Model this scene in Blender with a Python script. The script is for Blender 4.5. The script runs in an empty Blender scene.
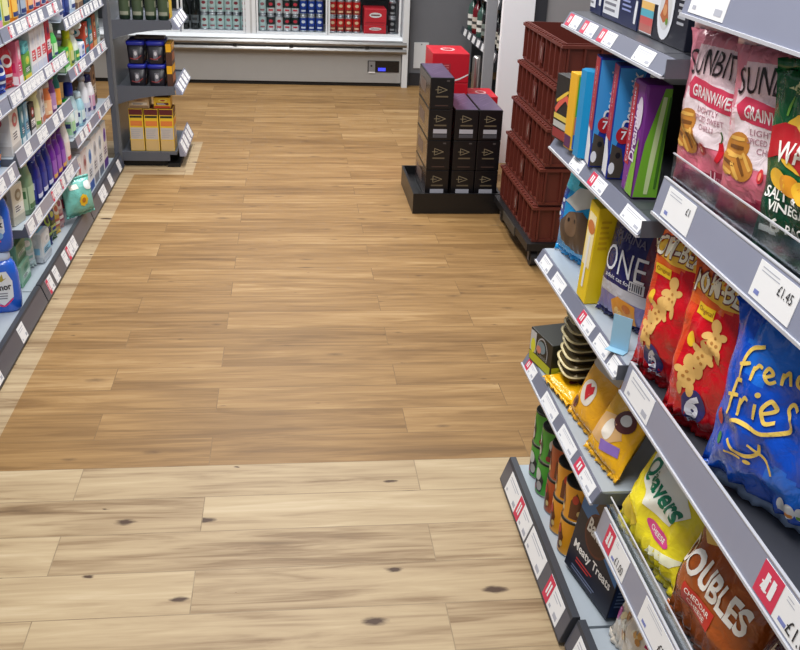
import bpy, bmesh, math, random
from mathutils import Vector, Matrix, noise, Euler

# ---------------------------------------------------------------- camera, world, lights, exposure
SC = bpy.context.scene
COL = SC.collection
PI = math.pi

def cam_setup():
    f, p, y, r = 950.0, 0.434066, 0.127212, -0.042758
    cy, sy = math.cos(y), math.sin(y)
    fwd = Vector((sy*math.cos(p), cy*math.cos(p), -math.sin(p)))
    right = Vector((cy, -sy, 0))
    down = fwd.cross(right)
    right2 = math.cos(r)*right + math.sin(r)*down
    down2 = -math.sin(r)*right + math.cos(r)*down
    cd = bpy.data.cameras.new('camera')
    cd.sensor_fit = 'HORIZONTAL'; cd.sensor_width = 36.0
    cd.lens = f/800*36.0
    cd.clip_start = 0.02; cd.clip_end = 60
    ob = bpy.data.objects.new('camera', cd)
    m = Matrix((right2, -down2, -fwd)).transposed().to_4x4()
    m.translation = Vector((0, 0, 1.5))
    ob.matrix_world = m
    COL.objects.link(ob)
    SC.camera = ob
cam_setup()

W = bpy.data.worlds.new('world'); SC.world = W
W.use_nodes = True
W.node_tree.nodes['Background'].inputs[0].default_value = (0.86, 0.92, 1.0, 1)
W.node_tree.nodes['Background'].inputs[1].default_value = 0.42

def area(name, loc, sx, sy, power, color=(1, 0.98, 0.95), rot=(0, 0, 0)):
    l = bpy.data.lights.new(name, 'AREA'); l.shape = 'RECTANGLE'; l.size = sx; l.size_y = sy
    l.energy = power; l.color = color
    o = bpy.data.objects.new(name, l); o.location = loc; o.rotation_euler = rot
    COL.objects.link(o)
for k, (yy, pw) in enumerate(((0.9, 46), (2.9, 34), (4.9, 44), (6.7, 44))):
    area('ceiling_strip_and_fill', (-0.15, yy, 2.9), 0.45, 1.5, pw)
area('ceiling_strip_and_fill', (1.0, 4.5, 2.9), 0.3, 1.2, 20)  # added fill lamp to brighten the crates and white pillar, no actual fixture
SC.view_settings.view_transform = 'Standard'
SC.view_settings.look = 'None'
SC.view_settings.exposure = 0.18
SC.view_settings.gamma = 1.0
SC.view_settings.use_curve_mapping = False

# ---------------------------------------------------------------- materials
def lin(c):
    out = []
    for v in c[:3]:
        v /= 255.0
        out.append(v/12.92 if v <= 0.04045 else ((v+0.055)/1.055)**2.4)
    return (*out, 1.0)
MATS = {}
def mat(rgb, rough=0.5, metal=0.0, coat=0.0, var=0.0, emit=0.0, key=None):
    k = key or (tuple(rgb), rough, metal, coat, var, emit)
    if k in MATS: return MATS[k]
    m = bpy.data.materials.new('mat_%d_%d_%d' % tuple(rgb[:3])); m.use_nodes = True
    nt = m.node_tree; b = nt.nodes['Principled BSDF']
    b.inputs['Base Color'].default_value = lin(rgb)
    b.inputs['Roughness'].default_value = rough
    b.inputs['Metallic'].default_value = metal
    b.inputs['Coat Weight'].default_value = coat
    b.inputs['Coat Roughness'].default_value = 0.12
    if var > 0:
        tc = nt.nodes.new('ShaderNodeTexCoord'); n = nt.nodes.new('ShaderNodeTexNoise')
        n.inputs['Scale'].default_value = 14; n.inputs['Detail'].default_value = 4
        mr = nt.nodes.new('ShaderNodeMapRange')
        mr.inputs['To Min'].default_value = 1-var; mr.inputs['To Max'].default_value = 1+var
        mx = nt.nodes.new('ShaderNodeVectorMath'); mx.operation = 'SCALE'
        mx.inputs[0].default_value = lin(rgb)[:3]
        nt.links.new(tc.outputs['Object'], n.inputs['Vector'])
        nt.links.new(n.outputs['Fac'], mr.inputs['Value'])
        nt.links.new(mr.outputs['Result'], mx.inputs['Scale'])
        nt.links.new(mx.outputs[0], b.inputs['Base Color'])
    if emit > 0:
        b.inputs['Emission Color'].default_value = lin(rgb); b.inputs['Emission Strength'].default_value = emit
    MATS[k] = m
    return m

def card(rgb): return mat(rgb, 0.42, var=0.05)         # printed carton
def foil(rgb):
    k = ('foil', tuple(rgb))
    if k in MATS: return MATS[k]
    m = mat(rgb, 0.22, coat=0.12, var=0.06, key=k); nt = m.node_tree; b = nt.nodes['Principled BSDF']
    tc = nt.nodes.new('ShaderNodeTexCoord'); n = nt.nodes.new('ShaderNodeTexNoise')
    n.inputs['Scale'].default_value = 30; n.inputs['Detail'].default_value = 3; n.inputs['Distortion'].default_value = 1.2
    bp = nt.nodes.new('ShaderNodeBump'); bp.inputs['Strength'].default_value = 0.55; bp.inputs['Distance'].default_value = 0.008
    nt.links.new(tc.outputs['Object'], n.inputs['Vector']); nt.links.new(n.outputs['Fac'], bp.inputs['Height'])
    nt.links.new(bp.outputs[0], b.inputs['Normal']); nt.links.new(bp.outputs[0], b.inputs['Coat Normal'])
    return m
def foil_flat(rgb): return mat(rgb, 0.24, coat=0.25, var=0.06)   # glossy film bag
def plas(rgb): return mat(rgb, 0.3, var=0.04)          # plastic
def ink(rgb): return mat(rgb, 0.4)
WHITE, BLACK = (236, 236, 236), (18, 18, 20)

def glass(key, rgb=(235, 240, 245), fac=0.16, rough=0.06):
    if key in MATS: return MATS[key]
    m = bpy.data.materials.new(key); m.use_nodes = True; nt = m.node_tree
    out = nt.nodes['Material Output']; nt.nodes.remove(nt.nodes['Principled BSDF'])
    t = nt.nodes.new('ShaderNodeBsdfTransparent'); g = nt.nodes.new('ShaderNodeBsdfGlossy')
    g.inputs['Roughness'].default_value = rough; g.inputs['Color'].default_value = lin(rgb)
    t.inputs['Color'].default_value = (0.93, 0.95, 0.96, 1)
    fr = nt.nodes.new('ShaderNodeLayerWeight'); fr.inputs['Blend'].default_value = fac
    mx = nt.nodes.new('ShaderNodeMixShader')
    ml = nt.nodes.new('ShaderNodeMath'); ml.operation = 'MULTIPLY'; ml.inputs[1].default_value = 0.4; nt.links.new(fr.outputs['Fresnel'], ml.inputs[0]); nt.links.new(ml.outputs[0], mx.inputs[0]); nt.links.new(t.outputs[0], mx.inputs[1]); nt.links.new(g.outputs[0], mx.inputs[2])
    nt.links.new(mx.outputs[0], out.inputs['Surface'])
    MATS[key] = m
    return m

def wood(key, stops, knots, plank):
    m = bpy.data.materials.new(key); m.use_nodes = True; nt = m.node_tree; N = nt.nodes; L = nt.links
    b = N['Principled BSDF']
    tc = N.new('ShaderNodeTexCoord'); mp = N.new('ShaderNodeMapping'); mp.inputs['Location'].default_value = (0.23, -0.042, 0)
    L.new(tc.outputs['Object'], mp.inputs['Vector'])
    br = N.new('ShaderNodeTexBrick'); br.inputs['Color1'].default_value = (0, 0, 0, 1); br.inputs['Color2'].default_value = (1, 1, 1, 1)
    br.inputs['Mortar'].default_value = (0.5, 0.5, 0.5, 1)
    br.inputs['Scale'].default_value = 1; br.inputs['Brick Width'].default_value = 0.92; br.inputs['Row Height'].default_value = 0.15
    br.inputs['Mortar Size'].default_value = 0.0014; br.inputs['Mortar Smooth'].default_value = 0.3; br.offset = 0.37
    L.new(mp.outputs[0], br.inputs['Vector'])
    off = N.new('ShaderNodeVectorMath'); off.operation = 'MULTIPLY_ADD'
    off.inputs[1].default_value = (17, 31, 5)
    L.new(br.outputs['Color'], off.inputs[0]); L.new(mp.outputs[0], off.inputs[2])
    def noise_tex(sx, sy, detail, dist, rough=0.6):
        q = N.new('ShaderNodeMapping'); q.inputs['Scale'].default_value = (sx, sy, 1); L.new(off.outputs[0], q.inputs['Vector'])
        n = N.new('ShaderNodeTexNoise'); n.inputs['Scale'].default_value = 1; n.inputs['Detail'].default_value = detail
        n.inputs['Distortion'].default_value = dist; n.inputs['Roughness'].default_value = rough; L.new(q.outputs[0], n.inputs['Vector'])
        return n.outputs['Fac']
    def math_(op, a, bb, clamp=False):
        q = N.new('ShaderNodeMath'); q.operation = op; q.use_clamp = clamp
        for i, v in enumerate((a, bb)):
            if hasattr(v, 'links'): L.new(v, q.inputs[i])
            else: q.inputs[i].default_value = v
        return q.outputs[0]
    g1 = noise_tex(2.2, 26, 5, 0.9); g2 = noise_tex(5, 120, 3, 0.3); g3 = noise_tex(1.1, 7, 3, 0.8)
    s = math_('ADD', math_('MULTIPLY', g1, 0.74), math_('MULTIPLY', g3, 0.52))
    s = math_('ADD', s, math_('MULTIPLY', g2, 0.24))
    s = math_('ADD', s, math_('MULTIPLY', br.outputs['Color'], plank))
    s = math_('SUBTRACT', s, 0.24+plank*0.5)
    rp = N.new('ShaderNodeValToRGB'); e = rp.color_ramp.elements
    e[0].position = stops[0][0]; e[0].color = lin(stops[0][1]); e[1].position = stops[-1][0]; e[1].color = lin(stops[-1][1])
    for p_, c_ in stops[1:-1]:
        x = e.new(p_); x.color = lin(c_)
    L.new(s, rp.inputs[0])
    q = N.new('ShaderNodeMapping'); q.inputs['Scale'].default_value = (3.4, 8.5, 1); L.new(off.outputs[0], q.inputs['Vector'])
    dn = N.new('ShaderNodeTexNoise'); dn.inputs['Scale'].default_value = 9; L.new(q.outputs[0], dn.inputs['Vector'])
    dv = N.new('ShaderNodeVectorMath'); dv.operation = 'MULTIPLY_ADD'; dv.inputs[1].default_value = (0.12, 0.12, 0)
    L.new(dn.outputs['Color'], dv.inputs[0]); L.new(q.outputs[0], dv.inputs[2])
    vo = N.new('ShaderNodeTexVoronoi'); vo.voronoi_dimensions = '2D'; vo.inputs['Scale'].default_value = 1; L.new(dv.outputs[0], vo.inputs['Vector'])
    sp = N.new('ShaderNodeSeparateColor'); L.new(vo.outputs['Color'], sp.inputs[0])
    rad = math_('MULTIPLY', math_('GREATER_THAN', sp.outputs[0], 0.42), math_('MULTIPLY', sp.outputs[1], 0.15))
    kn = math_('SUBTRACT', 1.0, math_('DIVIDE', vo.outputs['Distance'], math_('ADD', rad, 0.001)), True)
    kn = math_('MULTIPLY', kn, knots, True)
    mk = N.new('ShaderNodeMix'); mk.data_type = 'RGBA'; L.new(kn, mk.inputs[0]); L.new(rp.outputs[0], mk.inputs[6]); mk.inputs[7].default_value = lin((72, 50, 34))
    mm = N.new('ShaderNodeMix'); mm.data_type = 'RGBA'
    L.new(math_('MULTIPLY', br.outputs['Fac'], 0.42), mm.inputs[0]); L.new(mk.outputs[2], mm.inputs[6]); mm.inputs[7].default_value = lin((70, 54, 38))
    L.new(mm.outputs[2], b.inputs['Base Color'])
    b.inputs['Roughness'].default_value = 0.5; b.inputs['Specular IOR Level'].default_value = 0.3
    bp = N.new('ShaderNodeBump'); bp.inputs['Strength'].default_value = 0.08; bp.inputs['Distance'].default_value = 0.002
    L.new(g2, bp.inputs['Height']); L.new(bp.outputs[0], b.inputs['Normal'])
    return m

# ---------------------------------------------------------------- mesh helpers
TXT = {}
def text2d(s, maxlen=0.06, bold=0.0):
    k = (s, maxlen, bold)
    if k in TXT: return TXT[k]
    cu = bpy.data.curves.new('t', 'FONT'); cu.body = s; cu.size = 1; cu.resolution_u = 3; cu.offset = bold
    ob = bpy.data.objects.new('t', cu)
    me = bpy.data.meshes.new_from_object(ob)
    bpy.data.objects.remove(ob); bpy.data.curves.remove(cu)
    bm = bmesh.new(); bm.from_mesh(me); bpy.data.meshes.remove(me)
    bmesh.ops.triangulate(bm, faces=bm.faces[:])
    r = tess(bm, maxlen)
    if r[0]:
        xs = [v[0] for v in r[0]]; ys = [v[1] for v in r[0]]
        x0, x1, y0, y1 = min(xs), max(xs), min(ys), max(ys)
        r = ([(v[0]-x0, v[1]-y0) for v in r[0]], r[1], x1-x0, y1-y0)
    else: r = ([], [], 1, 1)
    TXT[k] = r
    return r
def tess(bm, maxlen):
    for _ in range(7):
        ed = [e for e in bm.edges if e.calc_length() > maxlen]
        if not ed: break
        bmesh.ops.subdivide_edges(bm, edges=ed, cuts=1)
        bmesh.ops.triangulate(bm, faces=[f for f in bm.faces if len(f.verts) > 3])
    bm.verts.index_update()
    out = ([(v.co.x, v.co.y) for v in bm.verts], [[v.index for v in f.verts] for f in bm.faces])
    bm.free()
    return out

class MB:
    def __init__(s): s.v = []; s.f = []; s.m = []; s.mats = []; s.sm = []
    def slot(s, m):
        if m not in s.mats: s.mats.append(m)
        return s.mats.index(m)
    def add(s, vs, fs, m, smooth=False):
        b = len(s.v); i = s.slot(m)
        s.v += [tuple(v) for v in vs]
        for f in fs: s.f.append([b+k for k in f]); s.m.append(i); s.sm.append(smooth)
    def box(s, x0, x1, y0, y1, z0, z1, m, bev=0.0, fm=None):
        if bev <= 0:
            vs = [(x, y, z) for x in (x0, x1) for y in (y0, y1) for z in (z0, z1)]
            fs = [(0, 1, 3, 2), (4, 6, 7, 5), (0, 4, 5, 1), (2, 3, 7, 6), (0, 2, 6, 4), (1, 5, 7, 3)]
            s.add(vs, fs, m); return
        bm = bmesh.new(); bmesh.ops.create_cube(bm, size=1)
        for v in bm.verts: v.co = ((x0+x1)/2+v.co.x*(x1-x0), (y0+y1)/2+v.co.y*(y1-y0), (z0+z1)/2+v.co.z*(z1-z0))
        bmesh.ops.bevel(bm, geom=bm.edges[:], offset=bev, segments=2, profile=0.6, affect='EDGES')
        s.bm(bm, m)
    def bm(s, bm, m, smooth=False):
        bm.verts.index_update()
        s.add([v.co[:] for v in bm.verts], [[v.index for v in f.verts] for f in bm.faces], m, smooth); bm.free()
    def prism(s, pts, axis, a, b, m):
        # pts: outline in the two axes other than `axis`, in cyclic order (x:(y,z)  y:(x,z)  z:(x,y))
        def P(p, t): return {'x': (t, p[0], p[1]), 'y': (p[0], t, p[1]), 'z': (p[0], p[1], t)}[axis]
        n = len(pts); vs = [P(p, a) for p in pts]+[P(p, b) for p in pts]
        fs = [list(range(n))[::-1], list(range(n, 2*n))]+[(i, (i+1) % n, n+(i+1) % n, n+i) for i in range(n)]
        s.add(vs, fs, m)
    def lathe(s, prof, m, sx=1.0, sy=1.0, cx=0, cy=0, n=20, smooth=True, power=2.0, cap=True):
        # prof: list of (r,z); superellipse cross section of the given power
        vs = []; fs = []
        for r, z in prof:
            for k in range(n):
                t = 2*PI*k/n; c, q = math.cos(t), math.sin(t)
                e = 2.0/power
                vs.append((cx+r*sx*math.copysign(abs(c)**e, c), cy+r*sy*math.copysign(abs(q)**e, q), z))
        for i in range(len(prof)-1):
            for k in range(n):
                fs.append((i*n+k, i*n+(k+1) % n, (i+1)*n+(k+1) % n, (i+1)*n+k))
        if cap:
            fs.append(list(range(n))[::-1]); fs.append([(len(prof)-1)*n+k for k in range(n)])
        s.add(vs, fs, m, smooth)
    def tube(s, pts, r, m, n=8):
        pts = [Vector(p) for p in pts]; vs = []; fs = []
        for i, p in enumerate(pts):
            d = (pts[min(i+1, len(pts)-1)]-pts[max(i-1, 0)]).normalized()
            a = d.orthogonal().normalized() if i == 0 else (a-d*a.dot(d)).normalized()
            b = d.cross(a)
            for k in range(n): vs.append(p+r*(math.cos(2*PI*k/n)*a+math.sin(2*PI*k/n)*b))
        for i in range(len(pts)-1):
            for k in range(n): fs.append((i*n+k, i*n+(k+1) % n, (i+1)*n+(k+1) % n, (i+1)*n+k))
        fs.append(list(range(n))[::-1]); fs.append([(len(pts)-1)*n+k for k in range(n)])
        s.add(vs, fs, m, True)
    # ---- printed art: 2d shapes laid on a surface through fn(u, v, lift) -> 3d
    def art(s, pts, fn, m, lift=0.0006, maxlen=1.0):
        bm = bmesh.new(); vs = [bm.verts.new((p[0], p[1], 0)) for p in pts]
        try: bm.faces.new(vs)
        except ValueError: bm.free(); return
        bmesh.ops.triangulate(bm, faces=bm.faces[:])
        v, f = tess(bm, maxlen)
        s.add([fn(a, b, lift) for a, b in v], f, m, maxlen < 1)
    def rect(s, u0, u1, v0, v1, fn, m, lift=0.0006, maxlen=1.0):
        s.art([(u0, v0), (u1, v0), (u1, v1), (u0, v1)], fn, m, lift, maxlen)
    def disc(s, u, v, ru, rv, fn, m, lift=0.0006, maxlen=1.0, n=20, rot=0):
        c, q = math.cos(rot), math.sin(rot)
        pts = []
        for k in range(n):
            a, b = ru*math.cos(2*PI*k/n), rv*math.sin(2*PI*k/n)
            pts.append((u+a*c-b*q, v+a*q+b*c))
        s.art(pts, fn, m, lift, maxlen)
    def text(s, st, u, v, w, h, fn, m, lift=0.001, rot=0, bold=0.02, maxlen=0.25, shear=0, arc=0):
        # centred on (u, v), fitted into w x h
        tv, tf, tw, th = text2d(st, maxlen, bold)
        if not tv: return
        c, q = math.cos(rot), math.sin(rot); out = []
        for a, b in tv:
            x = (a/tw-0.5)*w; y = (b/th-0.5)*h
            x += shear*y; y += arc*(1-(2*x/w)**2)
            out.append(fn(u+x*c-y*q, v+x*q+y*c, lift))
        s.add(out, tf, m)
    def ribbon(s, pts, width, fn, m, lift=0.001, sub=6):
        # smooth stroke through 2d points
        P = [Vector((p[0], p[1], 0)) for p in pts]; q = []
        for i in range(len(P)-1):
            p0 = P[max(i-1, 0)]; p1 = P[i]; p2 = P[i+1]; p3 = P[min(i+2, len(P)-1)]
            for k in range(sub):
                t = k/sub
                q.append(0.5*((2*p1)+(-p0+p2)*t+(2*p0-5*p1+4*p2-p3)*t*t+(-p0+3*p1-3*p2+p3)*t**3))
        q.append(P[-1]); vs = []; fs = []
        for i, p in enumerate(q):
            d = (q[min(i+1, len(q)-1)]-q[max(i-1, 0)]).normalized()
            nrm = Vector((-d.y, d.x, 0))*width/2*(0.75+0.25*math.sin(PI*i/(len(q)-1)))
            a, b = p+nrm, p-nrm
            vs += [fn(a.x, a.y, lift), fn(b.x, b.y, lift)]
        for i in range(len(q)-1): fs.append((2*i, 2*i+1, 2*i+3, 2*i+2))
        s.add(vs, fs, m)
    def build(s, name, parent=None, loc=None, rot=None):
        me = bpy.data.meshes.new(name); me.from_pydata(s.v, [], s.f)
        for m in s.mats: me.materials.append(m)
        me.polygons.foreach_set('material_index', s.m); me.polygons.foreach_set('use_smooth', s.sm)
        me.update()
        o = bpy.data.objects.new(name, me); COL.objects.link(o)
        if parent: o.parent = parent
        if loc: o.location = loc
        if rot: o.rotation_euler = rot
        return o

def tag(o, label, cat, group=None, loc=None, rot=None):
    o['label'] = label; o['category'] = cat
    if group: o['group'] = group
    if loc: o.location = loc
    if rot: o.rotation_euler = rot
    return o
def thing(name, label, cat, loc=(0, 0, 0), rot=(0, 0, 0), group=None):
    o = bpy.data.objects.new(name, None); COL.objects.link(o); o.empty_display_size = 0.05
    return tag(o, label, cat, group, loc, rot)
def struct(o): o['kind'] = 'structure'; return o
def copy_thing(o, label, loc, rot=None, group=None):
    c = o.copy(); COL.objects.link(c); c['label'] = label; c.location = loc
    if rot: c.rotation_euler = rot
    if group: c['group'] = group
    for ch in list(o.children):
        d = ch.copy(); COL.objects.link(d); d.parent = c
        for g in list(ch.children):
            h = g.copy(); COL.objects.link(h); h.parent = d
    return c

# flat-face maps for a box of width w, depth d, height h, front looking along local -y
def front(d): return lambda u, v, l: (u, -d/2-l, v)
def side(w): return lambda u, v, l: (w/2+l, u, v)     # the +x face
def sidem(w): return lambda u, v, l: (-w/2-l, -u, v)  # the -x face
def top(h): return lambda u, v, l: (u, v, h+l)

# ================================================================ STRUCTURE
PALE = wood('pale_vinyl_planks', [(0.14, (82, 60, 40)), (0.34, (136, 111, 81)), (0.5, (172, 149, 116)), (0.64, (184, 162, 128)), (0.85, (202, 183, 152))], 1.9, 0.14)
HONEY = wood('honey_vinyl_planks', [(0.12, (94, 68, 39)), (0.38, (132, 99, 58)), (0.58, (158, 123, 77)), (0.85, (190, 158, 112))], 0.6, 0.17)
def build_floor():
    mb = MB(); xs = [-2.6, -0.84, -0.525, 2.6]; ys = [-1.2, 2.292, 5.2, 5.93, 8.7]
    for i in range(3):
        for j in range(4):
            pale = j == 0 or (i == 0 and j < 3) or (i == 1 and j == 2)
            mb.add([(xs[i], ys[j], 0), (xs[i+1], ys[j], 0), (xs[i+1], ys[j+1], 0), (xs[i], ys[j+1], 0)], [(0, 1, 2, 3)], PALE if pale else HONEY)
    struct(mb.build('floor'))
build_floor()
GREYWALL = mat((112, 114, 120), 0.7, var=0.04)
def slab(name, x0, x1, y0, y1, z0, z1, m):
    mb = MB(); mb.box(x0, x1, y0, y1, z0, z1, m); return struct(mb.build(name))
slab('wall_back', -2.6, 2.6, 8.55, 8.65, 0, 2.9, GREYWALL)
slab('wall_back_return', 0.985, 1.50, 7.88, 8.0, 0, 2.9, GREYWALL)
slab('wall_left', -2.6, -2.5, -1.2, 8.65, 0, 2.9, GREYWALL)
slab('wall_right', 2.5, 2.6, -1.2, 8.65, 0, 2.9, GREYWALL)
slab('baseboard_back', 0.99, 1.50, 7.865, 7.88, 0, 0.10, mat((44, 45, 50), 0.5))
slab('wall_pillar', 1.215, 1.395, 5.5, 5.55, 0, 2.9, mat((248, 249, 253), 0.45, var=0.01))
slab('trim_1', 1.397, 1.47, 5.52, 5.9, 0, 2.9, mat((52, 54, 60), 0.5, var=0.03))
slab('wall_pillar_side', 1.471, 2.5, 5.54, 5.9, 0, 2.9, mat((150, 148, 150), 0.7, var=0.04))

# ================================================================ SHELVING
STEEL = mat((94, 98, 108), 0.42, metal=0.15, var=0.04)
DSTEEL = mat((62, 65, 73), 0.42, metal=0.15, var=0.04)
DECK = mat((172, 182, 192), 0.32, metal=0.1, var=0.03)
DDECK = mat((66, 68, 76), 0.4, metal=0.1, var=0.03)
STRIP = mat((140, 144, 164), 0.25, coat=0.3, var=0.03)
LIP = mat((196, 198, 206), 0.3)
PAPER = mat((236, 236, 238), 0.5)
RED = mat((208, 52, 84), 0.5)
GREYINK = mat((130, 130, 140), 0.6)
PALEINK = mat((176, 178, 190), 0.6)
BLKINK = mat((30, 30, 36), 0.6)
KICK = mat((12, 12, 13), 0.6)
RISER = glass('clear_riser')

def strip_map(zl, fh, t, s):
    # along: metres along the bay in reading direction centre y; k 0..1 up the strip
    ln = math.hypot(fh, t)
    def fn(y, k, l): return (s*(t*k-l*fh/ln), y, zl+fh*k+l*t/ln)
    return fn
def price_label(parent, y0, y1, kind, fn, s, fh, texts=None):
    mb = MB(); k0, k1 = 0.10, 0.92
    L, Rr = (max(y0, y1), min(y0, y1)) if s > 0 else (min(y0, y1), max(y0, y1))   # reading left / right
    w = abs(y1-y0)
    def U(f): return L+(Rr-L)*f
    def q(f0, f1, a, b, m, lift): mb.add([fn(U(f0), a, lift), fn(U(f1), a, lift), fn(U(f1), b, lift), fn(U(f0), b, lift)], [(0, 1, 2, 3)], m)
    # paper with thickness
    c = [(0, k0), (1, k0), (1, k1), (0, k1)]
    mb.add([fn(U(f), k, 0.0002) for f, k in c]+[fn(U(f), k, 0.0011) for f, k in c], [(4, 5, 6, 7), (0, 1, 5, 4), (1, 2, 6, 5), (2, 3, 7, 6), (3, 0, 4, 7)], PAPER)
    if kind == 'r':
        q(0, 0.34, k0, k1, RED, 0.0015)
        q(0.10, 0.16, 0.3, 0.75, PAPER, 0.0019); q(0.2, 0.26, 0.3, 0.75, PAPER, 0.0019)
    x0 = 0.42 if kind == 'r' else 0.1
    if texts is None:
        q(x0, 0.85, 0.74, 0.78, PALEINK, 0.0015); q(x0, 0.7, 0.63, 0.66, PALEINK, 0.0015)
        q(x0, x0+0.10, 0.2, 0.30, PALEINK, 0.0015); q(0.72, 0.92, 0.2, 0.36, PALEINK, 0.0015)
    else:
        q(x0, 0.52, 0.80, 0.82, PALEINK, 0.0015); q(x0, 0.55, 0.72, 0.74, PALEINK, 0.0015); q(x0, x0+0.12, 0.2, 0.30, mat((120, 130, 190), 0.6), 0.0015)
        sg = -1 if s > 0 else 1
        for st, f, k, tw, th, m in texts:
            tv, tf, a, b = text2d(st, 1.0, 0.0)
            mb.add([fn(U(f)+sg*(x/a-0.5)*tw*w, k+(y/b-0.5)*th, 0.0021) for x, y in tv], tf, m)
    return mb.build('price_label', parent)

def bay(label, xf, y0, y1, s, depth, shelves, base, group, top_z=2.0, posts=(), decks=(DECK,), back=True, base_m=None):
    """xf: aisle-side x of the base front; s=+1 depth runs to +x.  shelves: (zlip, set_back, fascia_h, labels, riser)"""
    T = thing('shelving_bay', label, 'shelf unit', (xf, 0, 0), (0, 0, 0), group)
    def X(o): return s*o
    def bx(mb, o0, o1, ya, yb, za, zb, m, bev=0): mb.box(min(X(o0), X(o1)), max(X(o0), X(o1)), ya, yb, za, zb, m, bev)
    # base plinth with sloping ticket strip
    bz = 0.055
    mb = MB()
    bx(mb, 0.035, depth, y0+0.002, y1-0.002, 0, 0.02, KICK)
    mb.prism([(X(0.0), 0.012), (X(0.022), 0.078), (X(0.024), 0.082), (X(0.040), 0.082), (X(0.044), 0.060), (X(0.044), 0.012)], 'y', y0+0.002, y1-0.002, DSTEEL)
    mb.build('base_plinth', T)
    mb = MB(); bx(mb, 0.044, depth, y0+0.002, y1-0.002, 0.035, bz, base_m or decks[0]); bd = mb.build('base_deck', T)
    fn = strip_map(0.012, 0.066, 0.022, s)
    ST = mat((76, 80, 94), 0.3, coat=0.2, var=0.03)
    mb = MB()
    v = [fn(y0+0.004, 0.06, 0.0006), fn(y1-0.004, 0.06, 0.0006), fn(y1-0.004, 0.94, 0.0006), fn(y0+0.004, 0.94, 0.0006)]
    mb.add(v, [(0, 1, 2, 3)], ST); bs = mb.build('price_strip', T)
    for lb in base: price_label(bs, lb[0], lb[1], lb[2], lambda y, k, l: fn(y, k, l+0.0006), s, 0.066)
    if back:
        mb = MB(); bx(mb, depth, depth+0.02, y0+0.001, y1-0.001, 0.0, top_z, DSTEEL); mb.build('back_panel', T)
    for py in posts:
        mb = MB(); bx(mb, depth-0.032, depth-0.001, py-0.015, py+0.015, 0.056, top_z, STEEL)
        for k in range(int(top_z/0.05)-2): bx(mb, depth-0.0335, depth-0.032, py-0.004, py+0.004, 0.1+k*0.05, 0.125+k*0.05, KICK)
        mb.build('upright', T)
    for i, sh in enumerate(shelves):
        zl, sb, fh, labels, riser = sh
        t = (0.55 if fh < 0.035 else 0.2)*fh; dk = decks[i % len(decks)] if len(decks) > 1 else decks[0]
        zd = zl+0.030
        mb = MB()
        cut = 0.058 if riser < 0 else 0.0       # deck stops short of a neighbour's overhanging goods
        bx(mb, sb+t+0.004, depth-0.034, y0+0.004+cut, y1-0.004, zd-0.022, zd, dk)
        if cut: bx(mb, sb+t+0.004, sb+0.055, y0+0.003, y0+cut+0.004, zd-0.022, zd-0.0005, dk); bx(mb, sb+0.003, sb+0.055, y0+0.001, y0+0.003, zl-0.002, zd-0.001, STEEL)
        for ya, yb in ((y0+0.002, y0+0.004), (y1-0.004, y1-0.002))[(1 if cut else 0):]:
            mb.prism([(X(sb+0.002), zl+0.002), (X(sb+t), zl+fh-0.001), (X(sb+t+0.012), min(zl+fh-0.004, zd-0.001)), (X(depth-0.034), min(zl+fh-0.004, zd-0.001)), (X(depth-0.034), zl-0.05), (X(depth*0.72), zl-0.03), (X(sb+0.04), zl-0.002)], 'y', ya, yb, STEEL)
        S = mb.build('shelf', T)
        f0 = strip_map(zl, fh, t, s)
        fs = lambda y, k, l, f0=f0, sb=sb: (f0(y, k, l)[0]+X(sb), f0(y, k, l)[1], f0(y, k, l)[2])
        mb = MB()
        mb.prism([(X(sb), zl), (X(sb+t), zl+fh), (X(sb+t+0.004), zl+fh), (X(sb+t+0.004), zl)], 'y', y0+0.005, y1-0.005, STRIP if fh > 0.035 else mat((112, 115, 132), 0.42, var=0.03))
        bx(mb, sb-0.003, sb+0.004, y0+0.005, y1-0.005, zl-0.003, zl+0.002, LIP)
        if fh > 0.035: bx(mb, sb+t-0.001, sb+t+0.004, y0+0.005, y1-0.005, zl+fh, zl+fh+0.002, LIP)
        P = mb.build('price_strip', S)
        for lb in labels: price_label(P, lb[0], lb[1], lb[2], fs, s, fh, lb[3] if len(lb) > 3 else None)
        if riser > 0:
            mb = MB(); bx(mb, sb+t+0.006, sb+t+0.0078, y0+0.012, y1-0.012, zd+0.0005, zd+riser, RISER)
            bx(mb, sb+t+0.0055, sb+t+0.0083, y0+0.012, y1-0.012, zd+riser, zd+riser+0.002, LIP)
            mb.build('clear_riser', S)
    return T

# right-hand run
R1 = [
 (1.228, 0.040, 0.029, [(2.15, 2.06, 'r'), (2.035, 1.945, 'r'), (1.915, 1.82, 'r'), (1.70, 1.61, 'w')], -1),
 (0.950, 0.040, 0.029, [(2.00, 1.92, 'w'), (1.86, 1.765, 'r'), (1.645, 1.545, 'w')], -1),
 (0.664, 0.036, 0.029, [(2.135, 2.06, 'w'), (2.02, 1.935, 'w'), (1.80, 1.715, 'r'), (1.685, 1.605, 'w'), (1.59, 1.536, 'w')], -1),
 (0.375, 0.028, 0.029, [(2.14, 2.06, 'r'), (1.965, 1.855, 'w'), (1.81, 1.70, 'w'), (1.675, 1.56, 'r')], 0),
]
bay('dark grey shelving bay of pet food, boxed meals and cans, further right-hand bay', 0.575, 1.534, 2.17, 1, 0.52, R1,
    [(2.11, 2.0, 'w'), (2.0, 1.88, 'r'), (1.87, 1.735, 'w'), (1.69, 1.575, 'r')], 'shelving bays of the right-hand run', posts=(2.15,), decks=(DDECK, DDECK, DECK, DECK), base_m=DECK)
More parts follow.
